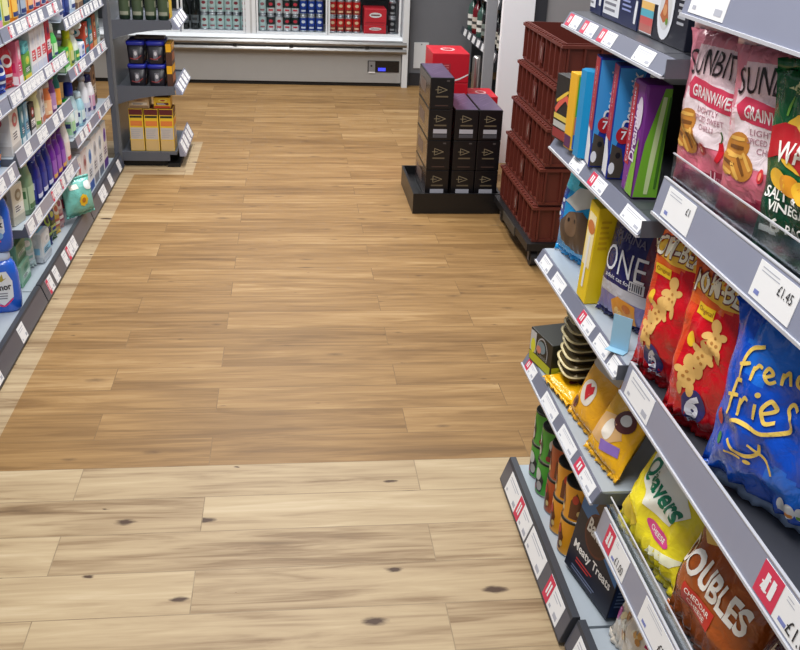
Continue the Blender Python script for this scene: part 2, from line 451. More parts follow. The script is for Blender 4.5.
R2 = [
 (1.330, 0.040, 0.060, [(1.50, 1.37, 'w')], 0),
 (1.000, 0.044, 0.062, [(1.49, 1.375, 'w', [('£1', 0.82, 0.66, 0.12, 0.18, BLKINK)]), (1.148, 1.035, 'w', [('£1.45', 0.74, 0.62, 0.34, 0.22, BLKINK)])], 0.075),
 (0.645, 0.036, 0.060, [(1.505, 1.385, 'w'), (0.96, 0.80, 'r', [('£1', 0.17, 0.5, 0.2, 0.36, PAPER), ('£1.00', 0.74, 0.36, 0.38, 0.32, BLKINK)])], 0),
 (0.315, 0.030, 0.060, [(1.48, 1.36, 'r', [('£1', 0.17, 0.5, 0.2, 0.36, PAPER), ('£1.00', 0.74, 0.36, 0.34, 0.28, BLKINK)]), (1.27, 1.11, 'w', [('£2.00', 0.74, 0.4, 0.34, 0.28, BLKINK)])], 0.06),
]
bay('grey shelving bay stocked with crisp multipacks, nearest bay on the right', 0.585, 0.56, 1.530, 1, 0.52, R2,
    [(1.49, 1.42, 'w'), (1.3, 1.2, 'w')], 'shelving bays of the right-hand run', posts=(1.51, 0.58), decks=(DDECK, DDECK, DDECK, mat((130, 134, 140), 0.35, var=0.03)), base_m=DECK)

# left-hand run
def many(rng_seed, ya, yb, wmin, wmax, dens, red=0.12):
    rg = random.Random(rng_seed); out = []; y = ya+0.02
    while y < yb-wmin-0.01:
        w = rg.uniform(wmin, wmax)
        if rg.random() < dens: out.append((y, min(y+w, yb-0.01), 'r' if rg.random() < red else 'w'))
        y += w+rg.choice((0.006, 0.012, 0.035))
    return out
LG = 'shelving bays of the left-hand run'
bay('grey shelving bay of household cleaners at the far end of the left run', -0.908, 4.385, 5.335, -1, 0.50,
    [(0.355, 0.040, 0.045, many(1, 4.39, 5.33, .06, .09, .8), 0), (0.652, 0.040, 0.045, many(2, 4.39, 5.33, .05, .09, .6, .3), 0),
     (0.872, 0.040, 0.045, many(3, 4.39, 5.33, .05, .06, 1), 0)],
    many(4, 4.6, 5.33, .07, .1, .7), LG, posts=(5.318,), decks=(DECK,))
bay('grey shelving bay of wipes, sprays and packs in the middle of the left run', -0.908, 3.425, 4.381, -1, 0.50,
    [(0.268, 0.040, 0.050, many(5, 3.43, 4.3, .06, .1, .8, .4), 0), (0.533, 0.040, 0.050, many(6, 3.43, 4.37, .05, .09, .5), 0),
     (0.742, 0.040, 0.045, many(7, 3.43, 4.37, .05, .07, .9), 0), (0.960, 0.040, 0.045, many(8, 3.43, 4.37, .06, .09, .8, .3), 0)],
    many(9, 3.46, 4.3, .06, .1, .6, .3), LG, posts=(4.365,), decks=(DECK,))
bay('grey shelving bay with stacked blue bottles, nearest bay on the left', -0.908, 2.45, 3.421, -1, 0.50,
    [(0.508, 0.040, 0.050, [(3.24, 3.16, 'w'), (3.36, 3.30, 'w')], 0), (0.742, 0.040, 0.045, [(3.3, 3.2, 'w')], 0), (0.960, 0.040, 0.045, [(3.3, 3.2, 'w')], 0)],
    [(3.05, 3.12, 'w'), (2.72, 2.8, 'w')], LG, posts=(2.47,), decks=(DECK,))

# end unit behind the left run, facing the aisle
def end_unit():
    T = thing('end_shelving_unit', 'short grey shelf unit with tubs and yellow boxes beyond the left run', 'shelf unit', (-0.575, 5.352, 0))
    y1 = 0.52
    mb = MB(); mb.box(-0.345, -0.10, 0.03, y1-0.03, 0, 0.03, KICK); mb.box(-0.10, -0.03, 0.0, y1, 0.0, 0.02, KICK)
    mb.box(-0.345, -0.085, 0, 0.004, 0.035, 0.085, STEEL); mb.box(-0.345, -0.085, y1-0.004, y1, 0.035, 0.085, STEEL); mb.box(-0.345, -0.045, 0.004, y1-0.004, 0.07, 0.085, STEEL)
    b = mb.build('base_plinth', T)
    def strip(parent, z, sh_=0.075):
        mb = MB(); fn = lambda y, k, l: (0.004-0.035*k+l, y, z+sh_*k+l*0.4)
        mb.prism([(0.004, z), (-0.031, z+sh_), (-0.035, z+sh_), (-0.030, z)], 'y', 0.0, y1, STRIP)
        p = mb.build('price_strip', parent)
        for ya in (0.04, 0.16, 0.29, 0.41): price_label(p, ya, ya+0.085, 'w', fn, -1, sh_)
    strip(b, 0.062)
    mb = MB(); mb.box(-0.36, -0.345, 0, y1, 0, 2.0, mat((120, 121, 124), 0.35, metal=0.3, var=0.04)); mb.build('back_panel', T)
    for py in (-0.012, y1-0.02):
        mb = MB(); mb.box(-0.385, -0.36, py, py+0.032, 0, 2.0, STEEL); mb.build('upright', T)
    for zt in (0.44, 0.785):
        mb = MB(); mb.box(-0.344, -0.035, 0.005, y1-0.005, zt-0.012, zt, STEEL)
        for a in (0.0, y1-0.005):
            mb.prism([(-0.344, zt+0.01), (-0.04, zt+0.01), (-0.035, zt-0.035), (-0.12, zt-0.04), (-0.22, zt-0.055), (-0.30, zt-0.075), (-0.344, zt-0.09)], 'y', a, a+0.005, STEEL)
        sh = mb.build('shelf', T); strip(sh, zt-0.035, 0.055)
    return T
end_unit()

# ================================================================ DISPLAY FRIDGE
FR = mat((196, 196, 196), 0.38, metal=0.1, var=0.03)
FRW = mat((222, 225, 228), 0.35)
CHROME = mat((150, 148, 146), 0.34, metal=0.9)
def fridge():
    T = thing('display_fridge', 'long white glass-doored display fridge with chrome bumper along the back wall', 'fridge', (0, 7.8, 0))
    x0, x1 = -1.75, 0.965
    mb = MB(); mb.box(x0, x1-0.045, 0.015, 0.60, 0, 0.03, KICK); mb.box(x1-0.045, x1, -0.035, 0.7, 0, 2.2, FRW); mb.build('end_panel', T)
    mb = MB(); mb.box(x0, x1-0.05, 0.0, 0.05, 0.03, 0.262, mat((160, 159, 157), 0.42, var=0.03)); mb.box(x0, x1-0.05, 0.05, 0.70, 0.03, 0.30, FRW); bp = mb.build('base_panel', T)
    # control box with its lit readout
    mb = MB(); mb.box(0.645, 0.90, -0.004, 0.0, 0.115, 0.205, mat((24, 24, 27), 0.25)); mb.box(0.652, 0.705, -0.007, -0.004, 0.118, 0.20, mat((132, 132, 134), 0.4))
    mb.box(0.652, 0.705, -0.0075, -0.007, 0.108, 0.118, PAPER); mb.disc(0.675, 0.165, 0.008, 0.008, lambda u, v, l: (u, -0.0072-l, v), BLKINK)
    c = mb.build('control_box', bp)
    mb = MB(); mb.box(0.73, 0.79, -0.006, -0.004, 0.125, 0.15, mat((60, 70, 235), 0.4, emit=0.9)); mb.build('display', bp)
    # bumper: two rounded rails
    mb = MB()
    prof = []
    for (zc, r) in ((0.283, 0.026), (0.335, 0.026)):
        for k in range(9):
            a = -PI/2+PI*k/8
            prof.append((-0.012-r*1.4*math.cos(a), zc+r*math.sin(a)))
    prof += [(0.05, 0.361), (0.05, 0.257)]
    n = len(prof); vs = [(x0, p[0], p[1]) for p in prof]+[(x1-0.015, p[0], p[1]) for p in prof]
    mb.add(vs, [(i, (i+1) % n, n+(i+1) % n, n+i) for i in range(n)]+[tuple(range(n))[::-1], tuple(range(n, 2*n))], CHROME)
    for xx in (-0.9, -0.42, 0.02, 0.62): mb.box(xx, xx+0.03, -0.046, -0.038, 0.303, 0.315, mat((40, 40, 42), 0.4))
    mb.build('bumper', T)
    mb = MB(); mb.prism([(0.0, 0.361), (0.03, 0.385), (0.09, 0.385), (0.09, 0.30), (0.0, 0.30)], 'x', x0, x1-0.046, FRW); mb.build('ledge', T)
    # cabinet interior
    mb = MB(); inn = mat((60, 62, 66), 0.4)
    mb.box(x0, x1-0.05, 0.66, 0.70, 0.30, 2.1, inn); mb.box(x0, x1-0.05, 0.10, 0.66, 0.36, 0.392, mat((205, 208, 212), 0.35)); mb.box(x0, x1-0.05, 0.05, 0.70, 2.1, 2.2, FRW)
    mb.build('cabinet', T)
    mb = MB(); mb.box(x0, x1-0.05, 0.16, 0.655, 0.80, 0.815, FR); mb.build('shelf', T)
    for xa in (-0.32, ):
        mb = MB(); mb.box(xa, xa+0.035, 0.04, 0.10, 0.38, 2.1, FRW); mb.box(xa+0.05, xa+0.08, 0.04, 0.10, 0.38, 2.1, FRW); mb.box(xa+0.035, xa+0.05, 0.06, 0.10, 0.38, 2.1, FR); mb.build('mullion', T)
    for a, b in ((-1.33, -0.83), (-0.815, -0.325), (-0.235, 0.322), (0.328, 0.905)):
        mb = MB(); f = 0.014
        mb.box(a, a+f, 0.05, 0.075, 0.386, 2.1, FRW); mb.box(b-f, b, 0.05, 0.075, 0.386, 2.1, FRW); mb.box(a+f, b-f, 0.05, 0.075, 0.386, 0.403, FRW); mb.box(a+f, b-f, 0.05, 0.075, 2.085, 2.1, FRW)
        d = mb.build('door', T)
        mb = MB(); mb.box(a+f, b-f, 0.060, 0.064, 0.403, 2.085, glass('door_glass', fac=0.08)); mb.build('pane', d)
    # lamp tube inside, top of the cabinet
    mb = MB(); mb.box(x0+0.1, x1-0.15, 0.12, 0.15, 2.05, 2.075, mat((255, 255, 255), 0.5, emit=6)); mb.build('lamp_tube', T)
    l = bpy.data.lights.new('fridge_lamp', 'AREA'); l.shape = 'RECTANGLE'; l.size = 2.5; l.size_y = 0.06; l.energy = 13; l.color = (0.93, 0.97, 1)
    o = bpy.data.objects.new('fridge_lamp', l); o.location = (-0.4, 7.96, 2.03); o.rotation_euler = (math.radians(12), 0, 0); COL.objects.link(o)
fridge()

ROWS = {}
def can_mesh(name, key, body, band, accent):
    mb = MB(); R_, H_ = 0.0312, 0.128
    al = mat((190, 192, 196), 0.3, metal=0.8)
    mb.lathe([(0.024, 0), (0.029, 0.004), (R_, 0.012)], al)
    mb.lathe([(R_, 0.012), (R_, 0.05)], mat(band, 0.3, metal=0.2), cap=False); mb.lathe([(R_, 0.05), (R_, 0.108)], mat(body, 0.3, metal=0.2), cap=False)
    mb.lathe([(R_, 0.108), (0.028, 0.121), (0.028, 0.128), (0.025, 0.1265), (0.024, 0.123)], al)
    fc = lambda u, v, l: ((R_+l)*math.sin(u/R_), -(R_+l)*math.cos(u/R_), v)
    mb.disc(0, 0.078, 0.016, 0.012, fc, ink(accent), maxlen=0.01); mb.rect(-0.018, 0.018, 0.027, 0.040, fc, ink(accent), maxlen=0.01)
    return mb.build(name)
def fridge_cans():
    teal = ((196, 214, 208), (186, 204, 200), (128, 40, 50)); teal2 = ((190, 212, 208), (178, 200, 196), (150, 90, 96))
    gr = ((38, 52, 50), (206, 206, 204), (190, 50, 64)); gw = ((206, 206, 204), (196, 198, 196), (178, 46, 60)); bl = ((36, 66, 150), (30, 54, 126), (210, 214, 222)); rd = ((196, 42, 40), (150, 56, 48), (222, 190, 150))
    bk = ((40, 40, 44), (50, 50, 54), (150, 150, 150))
    spec = [(-0.648+0.0628*k, (teal, teal2, teal, teal2, teal, teal2)[k], 'pale teal', 'second') for k in range(6)]
    spec += [(-0.19, teal2, 'pale teal', 'third')]
    spec += [(-0.124+0.0645*k, (gr, gw, gr, gr)[k], ('dark green', 'white', 'dark green', 'dark green')[k], 'third') for k in range(4)]
    spec += [(0.134+0.0645*k, bl, 'blue', 'third') for k in range(3)]
    spec += [(0.368+0.0645*k, rd, 'red', 'fourth') for k in range(4)]
    spec += [(0.85, bk, 'black', 'fourth')]
    protos = {}
    order = {}
    words = ['first', 'second', 'third', 'fourth', 'fifth', 'sixth', 'seventh']
    for x, sp, cname, door in spec:
        order[(cname, door)] = order.get((cname, door), 0)+1
        i = order[(cname, door)]
        for lv in (0, 1):
            lab = '%s %s can from the left, %s row, behind the %s fridge door' % (words[i-1], cname, ('lower', 'upper')[lv], door)
            if sp not in protos:
                o = can_mesh('drinks_can', None, *sp); protos[sp] = o
                tag(o, lab, 'can', 'drinks cans in the fridge', (x, 7.99, 0.3925+lv*0.129))
            else: copy_thing(protos[sp], lab, (x, 7.99, 0.3925+lv*0.129), group='drinks cans in the fridge')
    # dark bottles in the first doors
    mb = MB(); dk = mat((20, 22, 20), 0.2)
    mb.lathe([(0.030, 0), (0.033, 0.006), (0.033, 0.15), (0.030, 0.175), (0.014, 0.22), (0.013, 0.275)], dk)
    b = None
    for k in range(7):
        x = -1.255+0.079*k+(0.06 if k > 4 else 0)
        lab = '%s dark bottle from the left in the fridge' % words[k]
        if b is None:
            b = mb.build('dark_bottle'); tag(b, lab, 'bottle', 'dark bottles in the fridge', (x, 7.99, 0.3925))
            m2 = MB(); fc = lambda u, v, l: ((0.033+l)*math.sin(u/0.033), -(0.033+l)*math.cos(u/0.033), v)
            m2.rect(-0.04, 0.04, 0.05, 0.11, fc, card((92, 96, 98)), maxlen=0.012); m2.rect(-0.02, 0.02, 0.07, 0.09, fc, ink((40, 42, 44)), maxlen=0.012, lift=0.001); m2.build('label', b)
            m3 = MB(); m3.lathe([(0.0145, 0.262), (0.0145, 0.282)], mat((70, 70, 70), 0.4)); m3.build('cap', b)
        else: copy_thing(b, lab, (x, 7.99, 0.3925))
    for k, (z, h) in enumerate(((0.3925, 0.072), (0.4655, 0.125))):
        mb = MB(); rr = card((205, 40, 52)); mb.box(-0.088, 0.088, -0.12, 0.12, 0, h, rr, 0.004)
        f = front(0.24); mb.disc(0, h*0.62, 0.05, h*0.16, f, ink((232, 226, 222))); mb.rect(-0.035, 0.035, h*0.58, h*0.66, f, ink((120, 40, 40)), lift=0.001); mb.rect(-0.08, 0.08, h*0.12, h*0.2, f, ink((170, 26, 40)))
        tag(mb.build('drinks_case'), ('shallow red drinks carton under a taller red carton in the fridge', 'taller red drinks carton on top of a shallow one in the fridge')[k], 'box', 'red cartons in the fridge', (0.707, 8.02, z))
fridge_cans()

# ================================================================ FLOOR DISPLAY OF BLACK CARTONS, RED CASES, BOTTLE SHELF
def floor_display():
    mb = MB(); bkp = mat((22, 22, 24), 0.35, var=0.05)
    x0, x1, y0, y1 = 0.618, 1.065, 4.53, 5.05
    mb.box(x0, x1, y0, y1, 0, 0.06, bkp); t = 0.012
    mb.box(x0, x0+t, y0, y1, 0.06, 0.105, bkp); mb.box(x1-t, x1, y0, y1, 0.06, 0.105, bkp); mb.box(x0+t, x1-t, y0, y0+t, 0.06, 0.105, bkp); mb.box(x0+t, x1-t, y1-t, y1, 0.06, 0.105, bkp)
    tag(mb.build('display_tray'), 'black tray on the floor carrying the stacks of black cartons', 'tray')
    w, d, h = 0.116, 0.40, 0.150
    def carton(kind):
        mb = MB(); bk = mat((20, 18, 22), 0.32, var=0.08)
        mb.box(-w/2, w/2, -d/2, d/2, 0, h, bk, 0.003)
        f = front(d); gold = ink((150, 138, 112)); s = 0.024
        cz = h*0.62 if kind == 0 else h*0.70
        a = [(-s*0.9, cz+s*0.7), (s, cz), (-s*0.9, cz-s*0.7)]
        for p, q in zip(a, a[1:]+a[:1]):
            mb.ribbon([p, ((p[0]+q[0])/2, (p[1]+q[1])/2), q], 0.0032, f, gold, sub=2)
        mb.ribbon([(-s*1.4, cz), (-s*0.1, cz)], 0.003, f, gold, sub=2)
        mb.rect(-0.03, 0.03, cz-s*1.5, cz-s*1.2, f, ink((112, 100, 80)))
        if kind == 0:
            mb.rect(-0.032, 0.032, h*0.10, h*0.13, f, ink((84, 64, 58))); mb.rect(0.02, 0.034, h*0.88, h*0.93, f, ink((90, 84, 84)))
        else:
            mb.rect(-0.034, 0.034, h*0.22, h*0.36, f, ink((190, 190, 200))); mb.rect(-0.034, 0.034, h*0.08, h*0.19, f, ink((104, 104, 112)))
            for k in range(4): mb.rect(-0.03, 0.03, h*(0.095+k*0.025), h*(0.102+k*0.025), f, ink((40, 40, 44)), lift=0.001)
        tp = top(h)
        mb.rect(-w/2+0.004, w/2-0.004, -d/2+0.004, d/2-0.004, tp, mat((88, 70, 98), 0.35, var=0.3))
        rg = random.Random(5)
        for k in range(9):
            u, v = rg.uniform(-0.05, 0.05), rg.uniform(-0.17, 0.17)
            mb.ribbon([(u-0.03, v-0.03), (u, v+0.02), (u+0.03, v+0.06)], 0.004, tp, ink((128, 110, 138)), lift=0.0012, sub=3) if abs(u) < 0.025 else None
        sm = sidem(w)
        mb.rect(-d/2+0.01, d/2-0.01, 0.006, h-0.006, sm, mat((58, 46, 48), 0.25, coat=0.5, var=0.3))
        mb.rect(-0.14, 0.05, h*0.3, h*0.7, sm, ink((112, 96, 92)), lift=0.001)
        return mb.build('carton')
    pr = {}
    cols = (('left', 0.742, 4), ('middle', 0.872, 3), ('right-hand', 0.992, 3))
    lvl = ['bottom', 'second', 'third', 'topmost fourth']
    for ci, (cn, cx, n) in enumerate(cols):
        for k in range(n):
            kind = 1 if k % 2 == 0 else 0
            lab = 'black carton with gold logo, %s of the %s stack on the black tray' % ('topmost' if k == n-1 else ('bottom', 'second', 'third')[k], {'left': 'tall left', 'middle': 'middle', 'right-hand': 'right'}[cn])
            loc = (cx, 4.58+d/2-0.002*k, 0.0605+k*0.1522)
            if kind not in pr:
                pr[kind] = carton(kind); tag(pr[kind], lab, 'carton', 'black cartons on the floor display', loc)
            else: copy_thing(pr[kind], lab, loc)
floor_display()

def red_case(label, loc, w, d, h, name='beer_case'):
    mb = MB(); rr = card((196, 22, 40)); mb.box(-w/2, w/2, -d/2, d/2, 0, h, rr, 0.004)
    f = front(d)
    mb.rect(-w*0.32, 0.0, h*0.30, h*0.66, f, ink((168, 40, 50)))
    for k in range(4): mb.rect(-w*0.30, -0.01, h*(0.34+0.08*k), h*(0.37+0.08*k), f, ink((214, 120, 124)), lift=0.001)
    mb.ribbon([(-w*0.1, h*0.05), (w*0.2, h*0.12), (w*0.49, h*0.30)], 0.008, f, ink((236, 232, 232)))
    mb.disc(0, 0, w*0.2, d*0.18, top(h), ink((230, 190, 190))); mb.disc(0, 0, w*0.14, d*0.11, top(h), ink((180, 20, 36)), lift=0.001)
    return tag(mb.build(name), label, 'box', 'red drinks cases behind the display', loc)
red_case('red drinks case on top of the stack behind the tall black column', (0.872, 5.28, 0.5375), 0.20, 0.28, 0.155)
red_case('red drinks case just under the topmost red case behind the black cartons', (0.872, 5.28, 0.3815), 0.20, 0.28, 0.155)
red_case('red drinks case third from the top behind the black cartons', (0.872, 5.28, 0.2255), 0.20, 0.28, 0.155)
red_case('lowest red drinks case standing on the floor behind the black column', (0.872, 5.28, 0.0), 0.20, 0.28, 0.225)
red_case('red drinks case behind the right black stack, by the white pillar', (1.06, 5.22, 0.2405), 0.15, 0.24, 0.235)
red_case('lower red drinks case on the floor by the white pillar', (1.06, 5.22, 0.0), 0.15, 0.24, 0.24)
def bollard():
    T = thing('barrier_post', 'chrome round post standing beside the bottle shelves behind the black cartons', 'post', (1.115, 5.66, 0))
    mb = MB(); mb.lathe([(0.07, 0), (0.07, 0.01), (0.026, 0.014)], CHROME); mb.build('base', T)
    mb = MB(); mb.lathe([(0.026, 0.0135), (0.026, 0.585), (0.02, 0.6)], mat((170, 166, 162), 0.3, metal=0.9)); mb.build('post', T)
bollard()
def bottle_bay():
    T = thing('bottle_shelving', 'dark shelf unit of bottles between the grey back wall and the white pillar', 'shelf unit', (1.34, 6.2, 0))
    mb = MB(); mb.box(0.40, 0.42, 0, 1.35, 0, 2.0, DSTEEL); mb.build('back_panel', T)
    mb = MB(); mb.box(-0.085, -0.02, -0.05, -0.01, 0, 2.0, mat((150, 152, 158), 0.4, var=0.03)); mb.build('upright', T)
    mb = MB(); mb.box(0.02, 0.40, 0, 1.35, 0, 0.12, KICK); mb.build('base_plinth', T)
    for z in (0.47, 0.80):
        mb = MB(); mb.box(0.01, 0.40, 0, 1.35, z+0.02, z+0.04, DSTEEL); sh = mb.build('shelf', T)
        fn = strip_map(z, 0.055, 0.014, 1)
        mb = MB(); mb.prism([(0.0, z), (0.014, z+0.055), (0.02, z+0.055), (0.02, z)], 'y', 0, 1.35, mat((60, 62, 70), 0.3)); p = mb.build('price_strip', sh)
        for k in range(7): price_label(p, 0.05+k*0.18, 0.15+k*0.18, 'w', fn, 1, 0.055)
    bt = []
    cols = [((16, 24, 18), (214, 212, 204)), ((28, 30, 30), (120, 130, 126)), ((22, 22, 24), (200, 198, 186)), ((62, 92, 84), (220, 220, 216)), ((120, 110, 70), (214, 206, 170)), ((110, 24, 34), (200, 190, 180))]
    nm = ['black bottle with a white label', 'black bottle with a grey label', 'black bottle with a cream label', 'green bottle with a white label', 'amber bottle with a cream label', 'dark red bottle with a grey label']
    seq = [0, 2, 4, 1, 3, 5, 3]; words = ['nearest', 'second', 'third', 'fourth', 'fifth', 'sixth', 'farthest']
    seen = {}
    for k, c in enumerate(seq):
        y = 6.32+k*0.185
        lab = '%s, %s bottle along the dark shelf behind the pillar' % (nm[c], words[k])
        if c in seen: copy_thing(seen[c], lab, (1.41, y, 0.5105)); continue
        mb = MB(); mb.lathe([(0.036, 0), (0.04, 0.008), (0.04, 0.16), (0.034, 0.185), (0.014, 0.215), (0.013, 0.27)], mat(cols[c][0], 0.12, coat=0.4))
        o = mb.build('wine_bottle'); tag(o, lab, 'bottle', 'bottles on the dark shelf', (1.41, y, 0.5105))
        fc = lambda u, v, l: ((0.04+l)*math.sin(u/0.04), -(0.04+l)*math.cos(u/0.04), v)
        m2 = MB(); m2.rect(-0.125, 0.10, 0.04, 0.12, fc, card(cols[c][1]), maxlen=0.012); m2.rect(-0.08, 0.04, 0.07, 0.09, fc, ink((60, 60, 60)), lift=0.0012, maxlen=0.012); m2.build('label', o)
        m3 = MB(); m3.lathe([(0.0145, 0.235), (0.0145, 0.275)], mat((60, 60, 64), 0.35)); m3.build('cap', o)
        seen[c] = o
bottle_bay()
def socket():
    T = thing('wall_panel', 'white blank panel on the grey back wall right of the fridge', 'wall panel', (1.085, 7.879, 0.14))
    mb = MB(); mb.box(-0.06, 0.06, -0.012, 0, 0, 0.205, FRW, 0.003); mb.build('cover', T)
    mb = MB(); [mb.lathe([(0.005, -0.0005), (0.005, 0.0005)], GREYINK, cx=0, cy=0) for _ in ()]; 
    for z in (0.015, 0.19): mb.box(-0.005, 0.005, -0.0135, -0.012, z-0.005, z+0.005, GREYINK)
    mb.build('screw', T)
socket()

# ================================================================ CRATES ON A DOLLY
CR = mat((104, 46, 36), 0.42, var=0.06); CRD = mat((96, 40, 32), 0.45, var=0.06)
def crate_mesh(L, Wd, H):
    # L along y, Wd along x; open-topped ribbed transport crate
    mb = MB(); t = 0.006; x, y = Wd/2, L/2
    mb.box(-x+0.012, x-0.012, -y+0.012, y-0.012, 0.0, 0.008, CRD)
    for s in (-1, 1):
        mb.box(min(s*(x-0.018), s*(x-0.018-t)), max(s*(x-0.018), s*(x-0.018-t)), -y+0.012, y-0.012, 0.008, H-0.004, CR)
        mb.box(-x+0.012, x-0.012, min(s*(y-0.018), s*(y-0.018-t)), max(s*(y-0.018), s*(y-0.018-t)), 0.008, H-0.004, CR)
    def ring(z0, z1, e):
        mb.box(-x-e, -x+0.018, -y-e, y+e, z0, z1, CR); mb.box(x-0.018, x+e, -y-e, y+e, z0, z1, CR)
        mb.box(-x+0.018, x-0.018, -y-e, -y+0.018, z0, z1, CR); mb.box(-x+0.018, x-0.018, y-0.018, y+e, z0, z1, CR)
    ring(H-0.022, H-0.010, 0.0); ring(0.0, 0.012, -0.010)
    n = 9
    for i in range(n):
        yy = -y+0.03+i*(L-0.06)/(n-1)
        for s in (-1, 1):
            mb.box(min(s*(x-0.019), s*(x-0.003)), max(s*(x-0.019), s*(x-0.003)), yy-0.004, yy+0.004, 0.012, H-0.022, CR)
    for i in range(6):
        xx = -x+0.03+i*(Wd-0.06)/5
        for s in (-1, 1):
            mb.box(xx-0.004, xx+0.004, min(s*(y-0.019), s*(y-0.003)), max(s*(y-0.019), s*(y-0.003)), 0.012, H-0.022, CR)
    # pegs along the rim
    for i in range(2*n-1):
        yy = -y+0.03+i*(L-0.06)/(2*n-2)
        for s in (-1, 1): mb.box(min(s*(x-0.012), s*(x-0.002)), max(s*(x-0.012), s*(x-0.002)), yy-0.008, yy+0.008, H-0.010, H-0.004, CR)
    # pale moulded mark on the long side
    fx = lambda u, v, l: (-x+0.0175-l, -u, v)
    mb.rect(-0.035, 0.035, H*0.22, H*0.72, fx, CRD, lift=0.012)
    mb.disc(0.0, H*0.47, 0.012, H*0.2, fx, mat((196, 176, 168), 0.5), lift=0.013); mb.disc(0.0, H*0.47, 0.006, H*0.13, fx, CRD, lift=0.0136)
    return mb.build('transport_crate')
def dolly(label, cx, cy, L, Wd):
    T = thing('crate_dolly', label, 'dolly', (cx, cy, 0), group='wheeled dollies under the crates')
    mb = MB(); bk = mat((26, 26, 28), 0.45)
    mb.box(-Wd/2, Wd/2, -L/2, L/2, 0.085, 0.10, bk); mb.box(-Wd/2, -Wd/2+0.03, -L/2, L/2, 0.10, 0.118, bk); mb.box(Wd/2-0.03, Wd/2, -L/2, L/2, 0.10, 0.118, bk); mb.box(-Wd/2+0.03, Wd/2-0.03, -L/2, -L/2+0.03, 0.10, 0.118, bk); mb.box(-Wd/2+0.03, Wd/2-0.03, L/2-0.03, L/2, 0.10, 0.118, bk)
    for s in (-1, 1): mb.box(s*Wd/2-0.003, s*Wd/2+0.003, -0.12, 0.12, 0.07, 0.112, mat((70, 66, 60), 0.5))
    mb.build('deck', T)
    for sx in (-1, 1):
        for sy in (-1, 1):
            mb = MB(); x, y = sx*(Wd/2-0.045), sy*(L/2-0.06)
            mb.box(x-0.02, x+0.02, y-0.022, y+0.022, 0.075, 0.085, STEEL); mb.box(x-0.020, x-0.017, y-0.014, y+0.014, 0.025, 0.075, STEEL); mb.box(x+0.017, x+0.020, y-0.014, y+0.014, 0.025, 0.075, STEEL)
            c = mb.build('caster', T)
            mb = MB(); vs = []; n = 18; r = 0.036
            for xx in (x-0.014, x+0.014):
                for k in range(n): vs.append((xx, y+r*math.cos(2*PI*k/n), r+r*math.sin(2*PI*k/n)))
            mb.add(vs, [(k, (k+1) % n, n+(k+1) % n, n+k) for k in range(n)]+[tuple(range(n)), tuple(range(n, 2*n))[::-1]], mat((52, 52, 54), 0.5)); mb.build('wheel', c)
def crates():
    L, Wd, H = 0.68, 0.40, 0.168
    dolly('black wheeled dolly under the brown crates in the aisle', 1.232, 4.12, 0.71, 0.43)
    c0 = None; names = ['lowest', 'second from the bottom', 'middle', 'second from the top', 'top']
    for k in range(5):
        lab = 'reddish brown ribbed crate, %s of the stack by the aisle' % names[k]
        loc = (1.232+0.011*k, 4.12-0.007*k, 0.1185+k*0.1685)
        if c0 is None: c0 = crate_mesh(L, Wd, H); tag(c0, lab, 'crate', 'brown crates', loc)
        else: copy_thing(c0, lab, loc)
    dolly('black wheeled dolly under the second crate stack, half hidden by the shelves', 1.72, 4.05, 0.72, 0.43)
    for k in range(5):
        copy_thing(c0, 'reddish brown ribbed crate, %s of the stack seen through the shelves' % names[k], (1.72+0.003*(k % 2), 4.05, 0.1185+k*0.1685))
    # metal edge strip and shiny foot between crates and cartons
    T = thing('trolley_handle', 'thin grey upright bar with shiny foot between black cartons and brown crates', 'trolley', (1.102, 4.518, 0))
    mb = MB(); mb.tube([(0, 0, 0.02), (0.0, 0.0, 0.3), (0.006, 0.0, 0.56)], 0.011, mat((120, 122, 126), 0.35, metal=0.6)); mb.build('bar', T)
    mb = MB(); mb.lathe([(0.026, 0), (0.028, 0.015), (0.02, 0.035), (0.012, 0.04)], mat((60, 62, 66), 0.15, coat=0.6)); mb.build('foot', T)
crates()

# ================================================================ PRODUCT BUILDERS
RZ = {'R': -PI/2, 'L': PI/2, 'C': 0.0}
def bagfn(w, h, d, seed, wr=0.006, taper=0.08):
    off = Vector((seed*7.3, seed*3.1, seed*1.7))
    def half(x, z):
        u = min(1, abs(2*x/w)); v = min(1, max(0, z/h))
        pu = (1-u**2.8)**0.62; pv = max(0, math.sin(PI*(0.03+0.94*v)))**0.5 if 0 < v < 1 else 0.0
        return d/2*pu*pv, pu*pv, pv
    def wrk(x, z, a):
        n = noise.noise(Vector((x*13, z*9, 0))+off)*0.9+noise.noise(Vector((x*34, z*22, 3))+off)*0.55
        cr = 1-abs(noise.noise(Vector((x*9+z*5, z*14-x*4, 7))+off))*3.2       # sharp creases
        v = z/h; edge = max(0, 1-min(v, 1-v)*5.0)
        pl = math.sin(x/w*58+3*noise.noise(Vector((x*20, z*6, 1))+off))*edge*0.5   # gathered folds near the seals
        return wr*(n*(0.35+0.65*a)+max(0, cr)*0.55*a+pl)
    def fr(x, z, l):
        t, a, pv = half(x, z)
        return (x*(1-taper*pv), -(t+wrk(x, z, a))-l, z)
    def bk(x, z, l):
        t, a, pv = half(x, z)
        return (x*(1-taper*pv), t+wrk(x+5, z, a)*0.6+0.0012+l, z)
    return fr, bk
